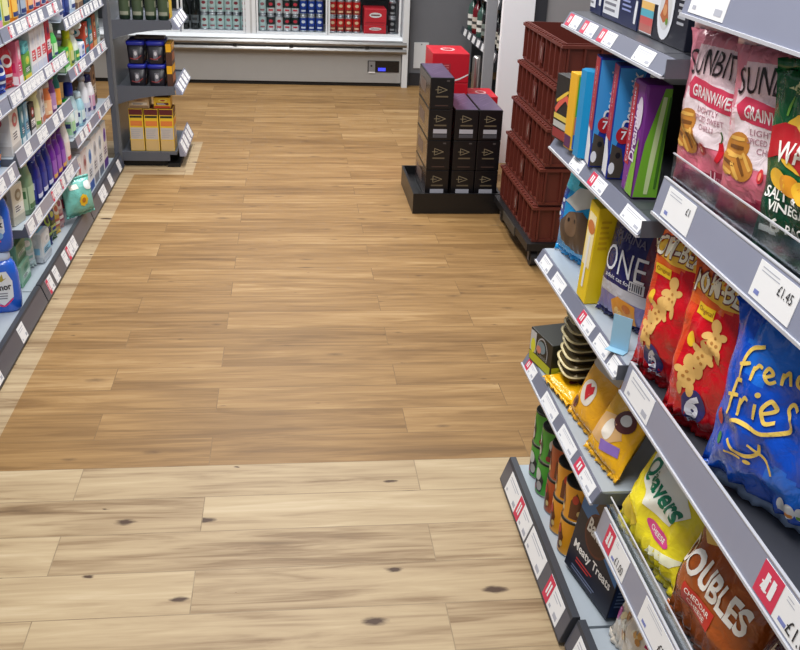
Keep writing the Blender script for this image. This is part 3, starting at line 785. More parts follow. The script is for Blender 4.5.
def bag_body(mb, w, h, d, fr, bk, m, colour=None, nu=30, nv=38, seal=0.018, sealm=None):
    vs = []; 
    for F in (fr, bk):
        for j in range(nv+1):
            for i in range(nu+1): vs.append(F(-w/2+w*i/nu, h*j/nv, 0))
    k = nu+1; o = (nu+1)*(nv+1)
    for side_ in (0, 1):
        for j in range(nv):
            z = h*(j+0.5)/nv
            for i in range(nu):
                x = -w/2+w*(i+0.5)/nu
                a = side_*o+j*k+i
                f = (a, a+1, a+k+1, a+k) if side_ == 0 else (a, a+k, a+k+1, a+1)
                mm = m
                if colour: mm = colour(x, z, side_) or m
                s_ = mb.slot(mm)
                mb.f.append(list(f)); mb.m.append(s_); mb.sm.append(True)
    mb.v += vs if not mb.v else []
    # join the rims
    r = []
    for i in range(nu): r.append((i, i+1, o+i+1, o+i)); r.append((nv*k+i, o+nv*k+i, o+nv*k+i+1, nv*k+i+1))
    for j in range(nv): r.append((j*k, o+j*k, o+(j+1)*k, (j+1)*k)); r.append((j*k+nu, (j+1)*k+nu, o+(j+1)*k+nu, o+j*k+nu))
    s_ = mb.slot(m)
    for f in r: mb.f.append(list(f)); mb.m.append(s_); mb.sm.append(True)
def seals(parent, w, h, seed, m, hs=0.02, bottom=True):
    # crimped flat seal strips, zig-zag edged
    for top_ in ((True, False) if bottom else (True,)):
        mb = MB(); n = 36; vs = []; fs = []
        for i in range(n+1):
            x = -w/2+w*i/n
            wob = 0.004*math.sin(i*0.9+seed)+0.003*math.sin(i*2.3+seed*2)
            z0, z1 = (h, h+hs+(0.002 if i % 2 else 0)) if top_ else (-hs-(0.002 if i % 2 else 0), 0)
            for y in (-0.0008, 0.0014):
                ya, yb = (y, y+wob) if top_ else (y+wob, y)
                vs += [(x, ya, z0), (x, yb, z1)]
        for i in range(n):
            a = 4*i
            fs += [(a, a+4, a+5, a+1), (a+2, a+3, a+7, a+6), (a+1, a+5, a+7, a+3), (a, a+2, a+6, a+4)]
        mb.add(vs, fs, m, True)
        mb.build('seal', parent)
def bag(name, label, cat, w, h, d, base, art=None, seed=1, wr=0.006, loc=(0, 0, 0), side_='R', tilt=0.0, yaw=0.0, group=None, colour=None, bottom=True, roll=0.0, nu=30, nv=38, hs=0.02, sealm=None):
    mb = MB(); fr, bk = bagfn(w, h, d, seed, wr*1.45)
    bag_body(mb, w, h, d, fr, bk, foil(base), colour, nu, nv)
    if art: art(mb, fr)
    o = mb.build(name)
    seals(o, w*0.99, h, seed, sealm or foil_flat(base), hs, bottom)
    return settle(tag(o, label, cat, group, loc, (tilt, roll, RZ[side_]+yaw)), loc[2])
def carton(name, label, cat, w, d, h, base, art=None, loc=(0, 0, 0), side_='R', tilt=0.0, yaw=0.0, roll=0.0, group=None, bev=0.0015):
    mb = MB(); mb.box(-w/2, w/2, -d/2, d/2, 0, h, card(base), bev)
    if art: art(mb)
    return settle(tag(mb.build(name), label, cat, group, loc, (tilt, roll, RZ[side_]+yaw)), loc[2])
def settle(o, z):
    # lift or drop a finished thing so that its lowest point rests at height z
    M_ = Matrix.LocRotScale(o.location, o.rotation_euler, None); lo = 1e9
    for q in [o]+list(o.children):
        if q.type == 'MESH':
            lo = min(lo, min((M_ @ v.co).z for v in q.data.vertices))
    o.location.z += z+0.0006-lo
    return o
def bars(mb, f, u0, u1, v0, v1, n, m, lift=0.001, seed=0):
    rg = random.Random(seed); st = (v1-v0)/n
    for k in range(n): mb.rect(u0, u0+(u1-u0)*rg.uniform(0.55, 1), v0+k*st, v0+k*st+st*0.45, f, m, lift)

# ================================================================ RIGHT RUN: CRISP MULTIPACKS
ML = 0.012
PKG = 'crisp multipacks on the right shelves'
def sunbites(label, loc, yaw, seed, w, roll=0.0):
    h, d = 0.260, 0.052
    mar, pk = foil((168, 52, 78)), foil((226, 138, 156))
    def colr(x, z, sd):
        n = 0.03*noise.noise(Vector((x*9, 0, seed)))
        if z < 0.045+n: return mar
        if abs(x) > 0.088+0.02*math.sin(z*14+1): return pk
        if z > 0.24: return pk
        if z < 0.09+n-0.9*x*x: return foil((226, 118, 138))
    def art(mb, f0):
        f = lambda u, v, l: f0(u*w/0.24, v*0.80+0.016, l)
        bk = ink((44, 30, 34)); wh = ink((246, 236, 238)); rd = ink((214, 60, 92))
        mb.art([(-0.085, 0.095), (0.092, 0.09), (0.095, 0.19), (0.06, 0.21), (-0.06, 0.215), (-0.09, 0.18)], f, foil((248, 230, 236)), 0.0007, ML)
        mb.text('SUNBITES', 0, 0.243, 0.185, 0.048, f, bk, 0.0016, bold=0.0, arc=0.008)
        mb.art([(-0.088, 0.20), (-0.07, 0.218), (0.095, 0.200), (0.088, 0.160), (-0.075, 0.175)], f, rd, 0.0012, ML)
        mb.text('GRAINWAVES', 0.004, 0.188, 0.140, 0.024, f, wh, 0.0018, rot=-0.07)
        g = ink((176, 120, 136))
        mb.text('LIGHTLY', -0.005, 0.158, 0.08, 0.011, f, g, 0.0016, bold=0); mb.text('SPICED SWEET', 0.0, 0.142, 0.10, 0.011, f, g, 0.0016, bold=0); mb.text('CHILLI', 0.0, 0.126, 0.05, 0.011, f, g, 0.0016, bold=0)
        # ridged crisps
        for (u, v, r, a) in ((-0.075, 0.125, 0.034, 0.4), (-0.088, 0.095, 0.03, 0.2), (-0.055, 0.092, 0.032, -0.5)):
            mb.disc(u, v, r, r*0.8, f, ink((196, 130, 54)), 0.0014, ML, rot=a)
            for k in (-1, 0, 1):
                c, s = math.cos(a+1.2), math.sin(a+1.2)
                q = [(u+k*0.016*c-r*0.6*s, v+k*0.016*s+r*0.6*c), (u+k*0.016*c, v+k*0.016*s), (u+k*0.016*c+r*0.6*s, v+k*0.016*s-r*0.6*c)]
                mb.ribbon(q, 0.0075, f, ink((232, 180, 88) if k else (122, 76, 34)), 0.0020)
        mb.ribbon([(0.045, 0.068), (0.052, 0.088), (0.048, 0.108)], 0.013, f, ink((206, 30, 46)), 0.0018); mb.ribbon([(0.048, 0.106), (0.05, 0.118), (0.044, 0.128)], 0.004, f, ink((70, 96, 52)), 0.002)
        mb.disc(0.0, 0.085, 0.010, 0.013, f, ink((214, 50, 56)), 0.0017, ML); mb.disc(0.0, 0.085, 0.005, 0.007, f, ink((238, 150, 120)), 0.0021, ML)
        mb.text('U', 0.035, 0.036, 0.016, 0.024, f, ink((238, 190, 202)), 0.0018); mb.text('nwrap', 0.065, 0.03, 0.04, 0.014, f, ink((214, 130, 152)), 0.0018, bold=0)
    return bag('crisp_multipack', label, 'crisp bag', w, h, d, (244, 212, 220), art, seed, 0.007, loc, 'R', 0.0, yaw, PKG, colr, hs=0.014, roll=roll)
sunbites('pink and white crisp multipack on the upper shelf, farther from the green bag', (0.688, 1.440, 1.0305), 0.22, 3, 0.215, -0.03)
sunbites('pink and white crisp multipack beside the green salt and vinegar bag', (0.708, 1.282, 1.0305), 0.42, 4, 0.20, -0.05)

def walkers():
    w, h, d = 0.31, 0.245, 0.050
    dk = foil((20, 84, 50))
    def colr(x, z, sd):
        if z < 0.10+0.02*math.sin(x*25): return foil((16, 66, 44))
        if noise.noise(Vector((x*16, z*10, 2))) > 0.28: return foil((44, 128, 60))
    def art(mb, f0):
        f = lambda u, v, l: f0(u, v*0.76+0.024, l)
        cr, yl, rd, wh = ink((226, 226, 170)), ink((246, 196, 60)), ink((186, 28, 38)), ink((248, 246, 240))
        mb.art([(-0.115, 0.262), (-0.06, 0.296), (0.03, 0.300), (0.10, 0.285), (0.125, 0.250), (0.06, 0.246), (-0.06, 0.246)], f, cr, 0.0012, ML)
        mb.text('GREAT', -0.04, 0.278, 0.06, 0.012, f, ink((70, 120, 50)), 0.0018); mb.text('BRITISH POTATOES', -0.03, 0.260, 0.13, 0.012, f, ink((60, 110, 50)), 0.0018)
        mb.disc(-0.035, 0.175, 0.085, 0.055, f, yl, 0.0012, ML); mb.disc(-0.035, 0.172, 0.066, 0.040, f, ink((250, 214, 96)), 0.0015, ML)
        top_ = [(-0.14+0.028*k, 0.172+0.026*math.sin(k*0.75+0.6)+0.006) for k in range(11)]
        bot_ = [(p[0], p[1]-0.058) for p in top_][::-1]
        mb.art(top_+bot_, f, rd, 0.0018, ML)
        mb.text('WALKERS', -0.02, 0.150, 0.19, 0.038, f, wh, 0.0026, rot=-0.03, arc=0.006)
        for k in range(4): mb.disc(-0.10+0.032*k, 0.105-0.006*k, 0.028, 0.017, f, ink(((240, 186, 50), (226, 150, 40))[k % 2]), 0.0020+0.0002*k, ML, rot=-0.3)
        mb.text('SALT &', -0.085, 0.079, 0.085, 0.020, f, wh, 0.0018); mb.text('VINEGAR', -0.055, 0.057, 0.115, 0.018, f, wh, 0.0018)
        mb.text('6', -0.088, 0.024, 0.020, 0.028, f, wh, 0.0018); mb.text('PACK', -0.035, 0.022, 0.058, 0.018, f, wh, 0.0018)
        mb.art([(0.0, 0.004), (0.06, 0.012), (0.11, -0.002), (0.12, 0.03), (0.06, 0.042), (0.02, 0.03)], f, ink((206, 160, 90)), 0.0016, ML)
        mb.rect(-0.128, -0.085, -0.004+0.008, 0.016, f, ink((226, 226, 222)), 0.0016, ML)
        for k in range(7): mb.ribbon([(-0.11+0.038*k, 0.215+0.02*(k % 3)), (-0.105+0.038*k, 0.235+0.02*(k % 3)), (-0.10+0.036*k, 0.25)], 0.005, f, ink((120, 176, 70)), 0.0011)
    bag('crisp_multipack', 'green salt and vinegar crisp multipack with red ribbon logo', 'crisp bag', w, h, d, (24, 96, 54), art, 6, 0.008, (0.702, 1.098, 1.0305), 'R', -0.02, 0.20, PKG, colr, hs=0.014, roll=-0.09)
walkers()

def bears(label, loc, yaw, seed, w, h, d, tilt):
    def colr(x, z, sd):
        if z > h*0.80+0.02*math.sin(x*20) and sd == 0 and x < w*0.15: return foil((236, 104, 40))
        if x < -w*0.36 and z > h*0.3: return foil((222, 70, 34))
    def art(mb, f):
        wh, ol, tan, td = ink((252, 246, 226)), ink((120, 18, 24)), ink((226, 180, 104)), ink((176, 120, 56))
        u0 = -w*0.12
        mb.art([(u0-0.085, h*0.84), (u0-0.05, h*0.93), (u0+0.02, h*0.955), (u0+0.085, h*0.90), (u0+0.08, h*0.83), (u0, h*0.80)], f, ink((246, 196, 70)), 0.0012, ML)
        mb.text('POM-BEAR', u0, h*0.872, 0.162, 0.040, f, ol, 0.0018, bold=0.06, arc=0.008); mb.text('POM-BEAR', u0, h*0.873, 0.156, 0.035, f, wh, 0.0026, bold=0.02, arc=0.008)
        mb.rect(u0-0.055, u0-0.008, h*0.70, h*0.77, f, ink((246, 204, 40)), 0.0014, ML); mb.text('Original', u0-0.031, h*0.735, 0.04, 0.010, f, ol, 0.002, bold=0)
        # little shaped crisps tumbling down the pack
        for (u, v, a) in ((u0+0.012, h*0.60, 0.25), (u0-0.012, h*0.46, -0.3), (u0-0.030, h*0.325, 0.15)):
            c, s = math.cos(a), math.sin(a)
            R2 = lambda x, y: (u+x*c-y*s, v+x*s+y*c)
            for (x, y, rx, ry) in ((0, 0, 0.017, 0.020), (0, 0.026, 0.014, 0.012), (-0.019, 0.010, 0.011, 0.006), (0.019, 0.010, 0.011, 0.006), (-0.011, -0.022, 0.007, 0.012), (0.011, -0.022, 0.007, 0.012)):
                p = R2(x, y); mb.disc(p[0], p[1], rx, ry, f, tan, 0.0014, ML, rot=a)
            for (x, y) in ((-0.005, 0.0), (0.006, -0.004), (0.0, 0.008)):
                p = R2(x, y); mb.disc(p[0], p[1], 0.0035, 0.0025, f, td, 0.0020, ML)
        mb.disc(u0-0.045, h*0.545, 0.012, 0.013, f, ink((244, 196, 40)), 0.0014, ML)
        mb.disc(u0-0.005, h*0.155, 0.026, 0.030, f, ink((48, 46, 110)), 0.0012, ML)
        mb.text('6', u0-0.005, h*0.155, 0.028, 0.044, f, ink((236, 236, 246)), 0.0022, rot=-0.1, bold=0.05); mb.text('pack', u0+0.0, h*0.055, 0.03, 0.012, f, ink((226, 226, 240)), 0.0022)
    return bag('crisp_multipack', label, 'crisp bag', w, h, d, (208, 18, 34), art, seed, 0.010, loc, 'R', tilt, yaw, PKG, colr, hs=0.016)
bears('red crisp multipack with shaped snacks, standing farther along under the pink bags', (0.690, 1.462, 0.675), 0.42, 11, 0.20, 0.275, 0.075, -0.06)
bears('red crisp multipack with shaped snacks, leaning beside the blue bag', (0.697, 1.280, 0.675), 0.42, 12, 0.245, 0.275, 0.085, -0.08)

def fries():
    w, h, d = 0.36, 0.275, 0.10
    def colr(x, z, sd):
        if noise.noise(Vector((x*6+3, z*9, 5))) > 0.34: return foil((30, 110, 220))
        if z < 0.05: return foil((18, 88, 206))
    def art(mb, f):
        y = foil((238, 202, 96))
        f0 = f; f = lambda u, v, l: f0((u+0.01)*0.66*0.97-(v-0.14)*0.66*0.24-0.062, (u+0.01)*0.66*0.24+(v-0.14)*0.66*0.97+0.150, l)
        L = lambda pts, wd=0.009: mb.ribbon(pts, wd, f, y, 0.0026)
        # French
        L([(-0.10, 0.205), (-0.095, 0.235), (-0.075, 0.268), (-0.03, 0.280)], 0.010); L([(-0.108, 0.232), (-0.07, 0.240)])
        L([(-0.062, 0.205), (-0.057, 0.235)]); L([(-0.058, 0.226), (-0.045, 0.238), (-0.034, 0.234)])
        L([(-0.024, 0.218), (-0.002, 0.226), (-0.012, 0.238), (-0.026, 0.224), (-0.014, 0.206), (0.004, 0.212)])
        L([(0.018, 0.206), (0.022, 0.232)]); L([(0.022, 0.222), (0.036, 0.234), (0.042, 0.208)])
        L([(0.082, 0.228), (0.064, 0.232), (0.058, 0.214), (0.072, 0.204), (0.084, 0.212)]); L([(0.098, 0.200), (0.106, 0.262)]); L([(0.102, 0.218), (0.118, 0.228), (0.124, 0.202)])
        # fries
        L([(-0.128, 0.118), (-0.120, 0.160), (-0.108, 0.196), (-0.086, 0.200)], 0.011); L([(-0.138, 0.160), (-0.096, 0.166)])
        L([(-0.092, 0.122), (-0.084, 0.162)]); L([(-0.085, 0.148), (-0.070, 0.166), (-0.058, 0.162)])
        L([(-0.046, 0.122), (-0.038, 0.158)]); mb.disc(-0.034, 0.178, 0.006, 0.006, f, y, 0.0022, ML)
        L([(-0.018, 0.140), (0.010, 0.150), (-0.002, 0.168), (-0.022, 0.148), (-0.010, 0.122), (0.014, 0.126)], 0.010)
        L([(0.066, 0.158), (0.046, 0.168), (0.036, 0.154), (0.050, 0.140), (0.056, 0.122), (0.040, 0.108), (-0.02, 0.098), (-0.09, 0.112), (-0.118, 0.098)], 0.010)
        # smile
        L([(-0.122, 0.060), (-0.10, 0.042), (-0.06, 0.036), (-0.026, 0.048), (-0.018, 0.072)], 0.009); L([(-0.052, 0.064), (-0.02, 0.048), (0.008, 0.022), (0.014, -0.004+0.012)], 0.007); L([(-0.125, 0.032), (-0.075, 0.026)], 0.006)
        mb.disc(-0.055, 0.022, 0.012, 0.005, f, y, 0.0022, ML)
        # nutrition lozenges
        for k, c in enumerate(((238, 238, 236), (236, 150, 60), (120, 176, 60), (120, 176, 60), (204, 50, 50))):
            u = -0.01+k*0.026
            mb.disc(u, 0.030, 0.0075, 0.011, f0, ink((238, 238, 236)), 0.0022, ML) if k < 0 else mb.disc(-0.005+k*0.0165, 0.030, 0.0085, 0.013, f0, ink((238, 238, 236)), 0.0024, ML); mb.rect(-0.011+k*0.0165, 0.001+k*0.0165, 0.020, 0.026, f0, ink(c), 0.0032, ML)
        mb.disc(-0.165, 0.10, 0.010, 0.02, f, ink((196, 50, 50)), 0.0016, ML); mb.disc(-0.160, 0.05, 0.010, 0.014, f, ink((40, 130, 70)), 0.0016, ML)
    bag('crisp_multipack', 'large crinkled blue crisp multipack with yellow handwritten lettering', 'crisp bag', w, h, d, (12, 78, 198), art, 21, 0.012, (0.722, 1.050, 0.675), 'R', -0.06, 0.46, PKG, colr, hs=0.020, nu=44, nv=44, sealm=foil((170, 190, 220)))
fries()

def quavers():
    w, h, d = 0.27, 0.25, 0.10
    def art_front(mb, f):
        g = ink((0, 120, 84)); wh = ink((244, 244, 232))
        mb.art([(-0.10, 0.170), (-0.05, 0.182), (0.03, 0.168), (0.085, 0.13), (0.06, 0.09), (-0.02, 0.085), (-0.08, 0.12)], f, wh, 0.0012, ML)
        mb.text('Quavers', -0.008, 0.130, 0.165, 0.048, f, g, 0.002, rot=-0.20, bold=0.03)
        mb.disc(0.04, 0.062, 0.042, 0.013, f, ink((222, 70, 140)), 0.0014, ML, rot=-0.1); mb.text('CHEESE', 0.04, 0.062, 0.05, 0.010, f, wh, 0.002, rot=-0.1)
        mb.art([(0.02, 0.012), (0.10, 0.03), (0.125, 0.06), (0.10, 0.05), (0.03, 0.03)], f, ink((250, 250, 214)), 0.0014, ML)
        mb.art([(-0.12, 0.03), (-0.05, 0.02), (-0.02, 0.045), (-0.10, 0.07)], f, ink((240, 210, 60)), 0.0013, ML)
    def art_back(mb, f):
        g = ink((76, 84, 30)); wh = ink((226, 220, 170))
        mb.art([(-0.12, 0.20), (-0.06, 0.215), (0.05, 0.205), (0.125, 0.165), (0.11, 0.12), (0.0, 0.115), (-0.09, 0.14)], f, wh, 0.0012, ML)
        mb.text('Quavers', 0.0, 0.165, 0.20, 0.058, f, g, 0.002, rot=-0.12, bold=0.02)
        mb.rect(-0.125, 0.125, 0.222, 0.246, f, ink((150, 40, 40)), 0.0014, ML); mb.text('6 MULTIPACK', 0.0, 0.234, 0.17, 0.014, f, ink((226, 200, 170)), 0.002)
        mb.rect(-0.08, -0.05, 0.20, 0.218, f, ink((196, 100, 40)), 0.0016, ML)
    bag('crisp_multipack', 'dull yellow cheese curl multipack behind, with pale oval and red top band', 'crisp bag', 0.26, 0.255, 0.055, (214, 190, 60), art_back, 31, 0.006, (0.800, 1.38, 0.345), 'R', -0.32, 0.05, PKG)
    bag('crisp_multipack', 'bright yellow cheese curl multipack at the front of the lower shelf', 'crisp bag', 0.26, 0.225, 0.10, (244, 226, 44), lambda mb, f: art_front(mb, f), 32, 0.010, (0.674, 1.396, 0.345), 'R', -0.42, 0.12, PKG, hs=0.016)
quavers()
def doubles():
    w, h, d = 0.25, 0.235, 0.11
    def art(mb, f):
        wh = ink((244, 238, 230))
        mb.art([(-0.10, 0.175), (-0.07, 0.205), (-0.01, 0.215), (0.0, 0.19), (-0.06, 0.165)], f, ink((236, 196, 100)), 0.0012, ML)
        mb.art([(-0.02, 0.216), (0.04, 0.22), (0.075, 0.195), (0.02, 0.182)], f, ink((120, 20, 30)), 0.0013, ML); mb.text('mini', 0.025, 0.203, 0.05, 0.014, f, wh, 0.002)
        mb.text('DOUBLES', -0.005, 0.125, 0.205, 0.052, f, wh, 0.002, rot=-0.10, bold=0.03)
        mb.rect(-0.06, 0.035, 0.055, 0.088, f, ink((190, 44, 34)), 0.0013, ML); mb.text('CHEDDAR', -0.012, 0.078, 0.075, 0.009, f, wh, 0.002, bold=0.01); mb.text('CHEESE', -0.012, 0.064, 0.06, 0.009, f, wh, 0.002, bold=0.01)
        for (u, v) in ((-0.105, 0.12), (-0.11, 0.09), (-0.10, 0.055)): mb.disc(u, v, 0.012, 0.02, f, ink((226, 180, 80)), 0.0014, ML)
    bag('crisp_multipack', 'orange brown crisp multipack with large white lettering on the lower shelf', 'crisp bag', w, h, d, (158, 78, 30), art, 41, 0.009, (0.684, 1.145, 0.345), 'R', -0.30, 0.15, PKG, hs=0.016)
    def art2(mb, f):
        wh = ink((206, 196, 196))
        mb.text('BARBECUE', 0.0, 0.115, 0.20, 0.05, f, wh, 0.002, rot=0.10, bold=0.03)
        mb.text('baked', -0.05, 0.155, 0.08, 0.02, f, ink((220, 200, 170)), 0.002, rot=0.1)
        for k in range(5): mb.disc(-0.09+0.03*k, 0.065+0.01*(k % 2), 0.018, 0.028, f, ink((232, 196, 110)), 0.0014+0.0003*k, ML, rot=0.4)
        mb.disc(0.03, 0.155, 0.018, 0.010, f, ink((200, 30, 40)), 0.0014, ML)
    bag('crisp_multipack', 'dark maroon crisp multipack with pale crisps, next to the orange brown bag', 'crisp bag', 0.25, 0.20, 0.11, (74, 22, 28), art2, 42, 0.009, (0.690, 0.895, 0.345), 'R', -0.30, 0.15, PKG, hs=0.016)
doubles()
def popcorn():
    def colr(x, z, sd):
        if x > 0.035+0.02*math.sin(z*30): return foil((196, 30, 100))
    def art(mb, f):
        rg = random.Random(8)
        for k in range(46):
            u, v = rg.uniform(-0.10, 0.03), rg.uniform(0.03, 0.19)
            c = rg.choice(((250, 244, 224), (244, 226, 180), (226, 170, 90), (250, 248, 236), (200, 140, 70)))
            mb.disc(u, v, rg.uniform(0.006, 0.012), rg.uniform(0.005, 0.010), f, ink(c), 0.0012+0.00004*k, ML, n=9, rot=rg.uniform(0, 3))
        mb.disc(0.075, 0.11, 0.022, 0.04, f, ink((226, 110, 160)), 0.0014, ML); mb.disc(-0.09, 0.06, 0.01, 0.016, f, ink((200, 60, 160)), 0.003, ML)
    bag('snack_bag', 'white and magenta bag printed with popcorn on the bottom shelf', 'snack bag', 0.23, 0.20, 0.09, (238, 226, 210), art, 51, 0.008, (0.690, 1.400, 0.055), 'R', -0.40, 0.12, None, colr, hs=0.014)
popcorn()

# ================================================================ RIGHT RUN: FAR BAY
# boxed meals on the top shelf (deck 1.258)
def meal_box(label, y0, y1, kind):
    w = y1-y0-0.004; d, h = 0.16, 0.185
    def art(mb):
        f = front(d); wh, nv = ink((232, 234, 240)), ink((56, 70, 130))
        if kind == 0:
            mb.rect(-w*0.47, -w*0.02, 0.012, 0.15, f, wh); mb.rect(-w*0.47, -w*0.02, 0.105, 0.125, f, ink((120, 190, 220)), 0.001); bars(mb, f, -w*0.43, -w*0.08, 0.02, 0.09, 7, GREYINK, seed=3)
            bars(mb, f, w*0.06, w*0.30, 0.05, 0.075, 3, ink((170, 180, 220)), seed=4); mb.ribbon([(w*0.36, 0.02), (w*0.38, 0.05), (w*0.40, 0.07)], 0.016, f, wh, 0.001); mb.disc(w*0.2, 0.12, 0.02, 0.03, f, wh)
        elif kind == 1:
            mb.rect(-w*0.46, 0.0, 0.010, 0.095, f, wh); mb.rect(-w*0.46, 0.0, 0.095, 0.135, f, ink((40, 170, 214)), 0.0008); mb.text('Rich', -w*0.23, 0.113, w*0.3, 0.016, f, wh, 0.0014)
            bars(mb, f, -w*0.42, -w*0.05, 0.018, 0.088, 6, GREYINK, seed=5)
            bars(mb, f, w*0.08, w*0.34, 0.03, 0.055, 3, ink((150, 160, 210)), seed=6); mb.ribbon([(w*0.43, 0.012), (w*0.44, 0.035), (w*0.45, 0.055)], 0.014, f, wh, 0.001); mb.art([(w*0.2, 0.085), (w*0.3, 0.08), (w*0.36, 0.15), (w*0.24, 0.16)], f, wh)
        else:
            g = f; f = lambda u, v, l: g(u*0.78-w*0.10, v, l)
            mb.rect(-w*0.46, w*0.40, 0.06, 0.118, f, wh); mb.rect(-w*0.46, -w*0.10, 0.004, 0.06, f, wh); bars(mb, g, w*0.30, w*0.47, 0.04, 0.10, 6, ink((170, 172, 180)), seed=12)
            for k, c in enumerate(((190, 110, 100), (206, 92, 90), (90, 176, 196), (236, 190, 110))): mb.rect(-w*0.46, -w*0.10, 0.006+0.0135*k, 0.0195+0.0135*k, f, ink(c), 0.001)
            bars(mb, f, -w*0.40, w*0.02, 0.078, 0.10, 3, GREYINK, seed=7)
            mb.disc(w*0.20, 0.055, w*0.20, 0.05, f, wh, 0.0009); mb.disc(w*0.20, 0.058, w*0.15, 0.036, f, ink((214, 214, 216)), 0.0012)
            mb.art([(w*0.08, 0.045), (w*0.14, 0.06), (w*0.2, 0.088), (w*0.26, 0.06), (w*0.30, 0.042), (w*0.18, 0.034)], f, ink((186, 104, 60)), 0.0015); mb.disc(w*0.2, 0.056, w*0.05, 0.010, f, ink((214, 150, 100)), 0.0018); mb.disc(w*0.27, 0.038, w*0.03, 0.006, f, ink((110, 150, 50)), 0.002)
            mb.rect(-w*0.1, w*0.18, 0.135, 0.18, f, wh); mb.rect(w*0.3, w*0.42, 0.14, 0.165, f, ink((196, 190, 180)))
    carton('meal_box', label, 'box', w, d, h, (24, 34, 78) if kind < 2 else (20, 24, 40), art, (0.672+d/2, (y0+y1)/2, 1.2585), 'R', group='boxed meals on the top right shelf')
meal_box('navy meal box with tall white panel, farthest on the top right shelf', 2.075, 2.160, 0)
meal_box('navy meal box with blue and white panel, middle of the top right shelf', 1.845, 2.073, 1)
meal_box('black meal box with plate of food and coloured stripes', 1.600, 1.843, 2)
def dark_box():
    def art(mb):
        f = front(0.12); g = ink((196, 196, 200)); bars(mb, f, -0.05, 0.05, 0.03, 0.085, 5, g, seed=11); mb.ribbon([(-0.03, 0.14), (-0.035, 0.11), (-0.01, 0.10)], 0.004, f, g)
    carton('meal_box', 'plain black box with lines of small white text behind the pink bags', 'box', 0.13, 0.12, 0.19, (16, 17, 24), art, (0.94, 1.44, 1.0305), 'R')
dark_box()

# second shelf (deck 0.980)
Z2 = 0.9805
def seed_box():
    w, d, h = 0.085, 0.15, 0.145
    def art(mb):
        f = front(d); s = side(w)
        for F, a in ((f, w/2), (s, d/2)):
            mb.rect(-a+0.004, a-0.004, 0.004, 0.025, F, ink((150, 50, 50))); mb.rect(-a+0.004, a-0.004, 0.028, 0.042, F, ink((190, 190, 186))); mb.rect(-a+0.004, a-0.004, 0.046, 0.058, F, ink((226, 200, 90)))
            mb.ribbon([(-a*0.8, 0.062), (-a*0.2, 0.085), (a*0.4, 0.10), (a*0.8, 0.09)], 0.016, F, ink((224, 96, 80)), 0.001); mb.ribbon([(-a*0.7, 0.085), (0, 0.10), (a*0.7, 0.115)], 0.008, F, ink((240, 200, 70)), 0.0014)
    carton('treat_box', 'black box with flame coloured swirls at the far end of the second right shelf', 'box', w, d, h, (34, 30, 28), art, (0.632+d/2, 2.112, Z2), 'R', yaw=0.14)
seed_box()
carton('open_tray_box', 'dark open cardboard tray behind the yellow and blue boxes', 'box', 0.16, 0.10, 0.15, (64, 54, 40), None, (0.86, 2.075, Z2), 'R')
def yellow_treat():
    w, d, h = 0.042, 0.055, 0.165
    def art(mb):
        s = side(w); f = front(d)
        mb.rect(-d/2+0.003, d/2-0.003, h*0.45, h*0.97, s, ink((84, 176, 60))); mb.rect(-d/2+0.003, d/2-0.003, h*0.22, h*0.44, s, ink((214, 130, 110))); mb.rect(-d/2+0.003, d/2-0.003, 0.003, h*0.21, s, ink((40, 100, 190)))
        mb.text('Treats', 0.0, h*0.7, h*0.35, 0.018, s, PAPER, 0.0012, rot=-PI/2); mb.rect(-w/2+0.003, w/2-0.003, 0.003, 0.03, f, ink((90, 40, 90)))
    carton('treat_box', 'narrow yellow box with a green side next to the plain blue box', 'box', w, d, h, (240, 182, 36), art, (0.632+d/2, 2.034, Z2), 'R', yaw=0.10)
yellow_treat()
def blue_box():
    mb = MB(); m = mat((22, 146, 206), 0.35, var=0.03)
    w, d, h = 0.056, 0.065, 0.182
    pts = [(-w/2, -d/2+0.012), (-w/2+0.012, -d/2), (w/2-0.012, -d/2), (w/2, -d/2+0.012), (w/2, d/2-0.012), (w/2-0.012, d/2), (-w/2+0.012, d/2), (-w/2, d/2-0.012)]
    mb.prism(pts, 'z', 0, h, m); mb.rect(-w*0.3, w*0.3, -d*0.3, d*0.3, top(h), mat((40, 160, 216), 0.35))
    tag(mb.build('treat_box'), 'plain bright blue eight-sided box standing on the second right shelf', 'box', None, (0.634+d/2, 1.972, Z2), (0, 0, -PI/2+0.05))
blue_box()
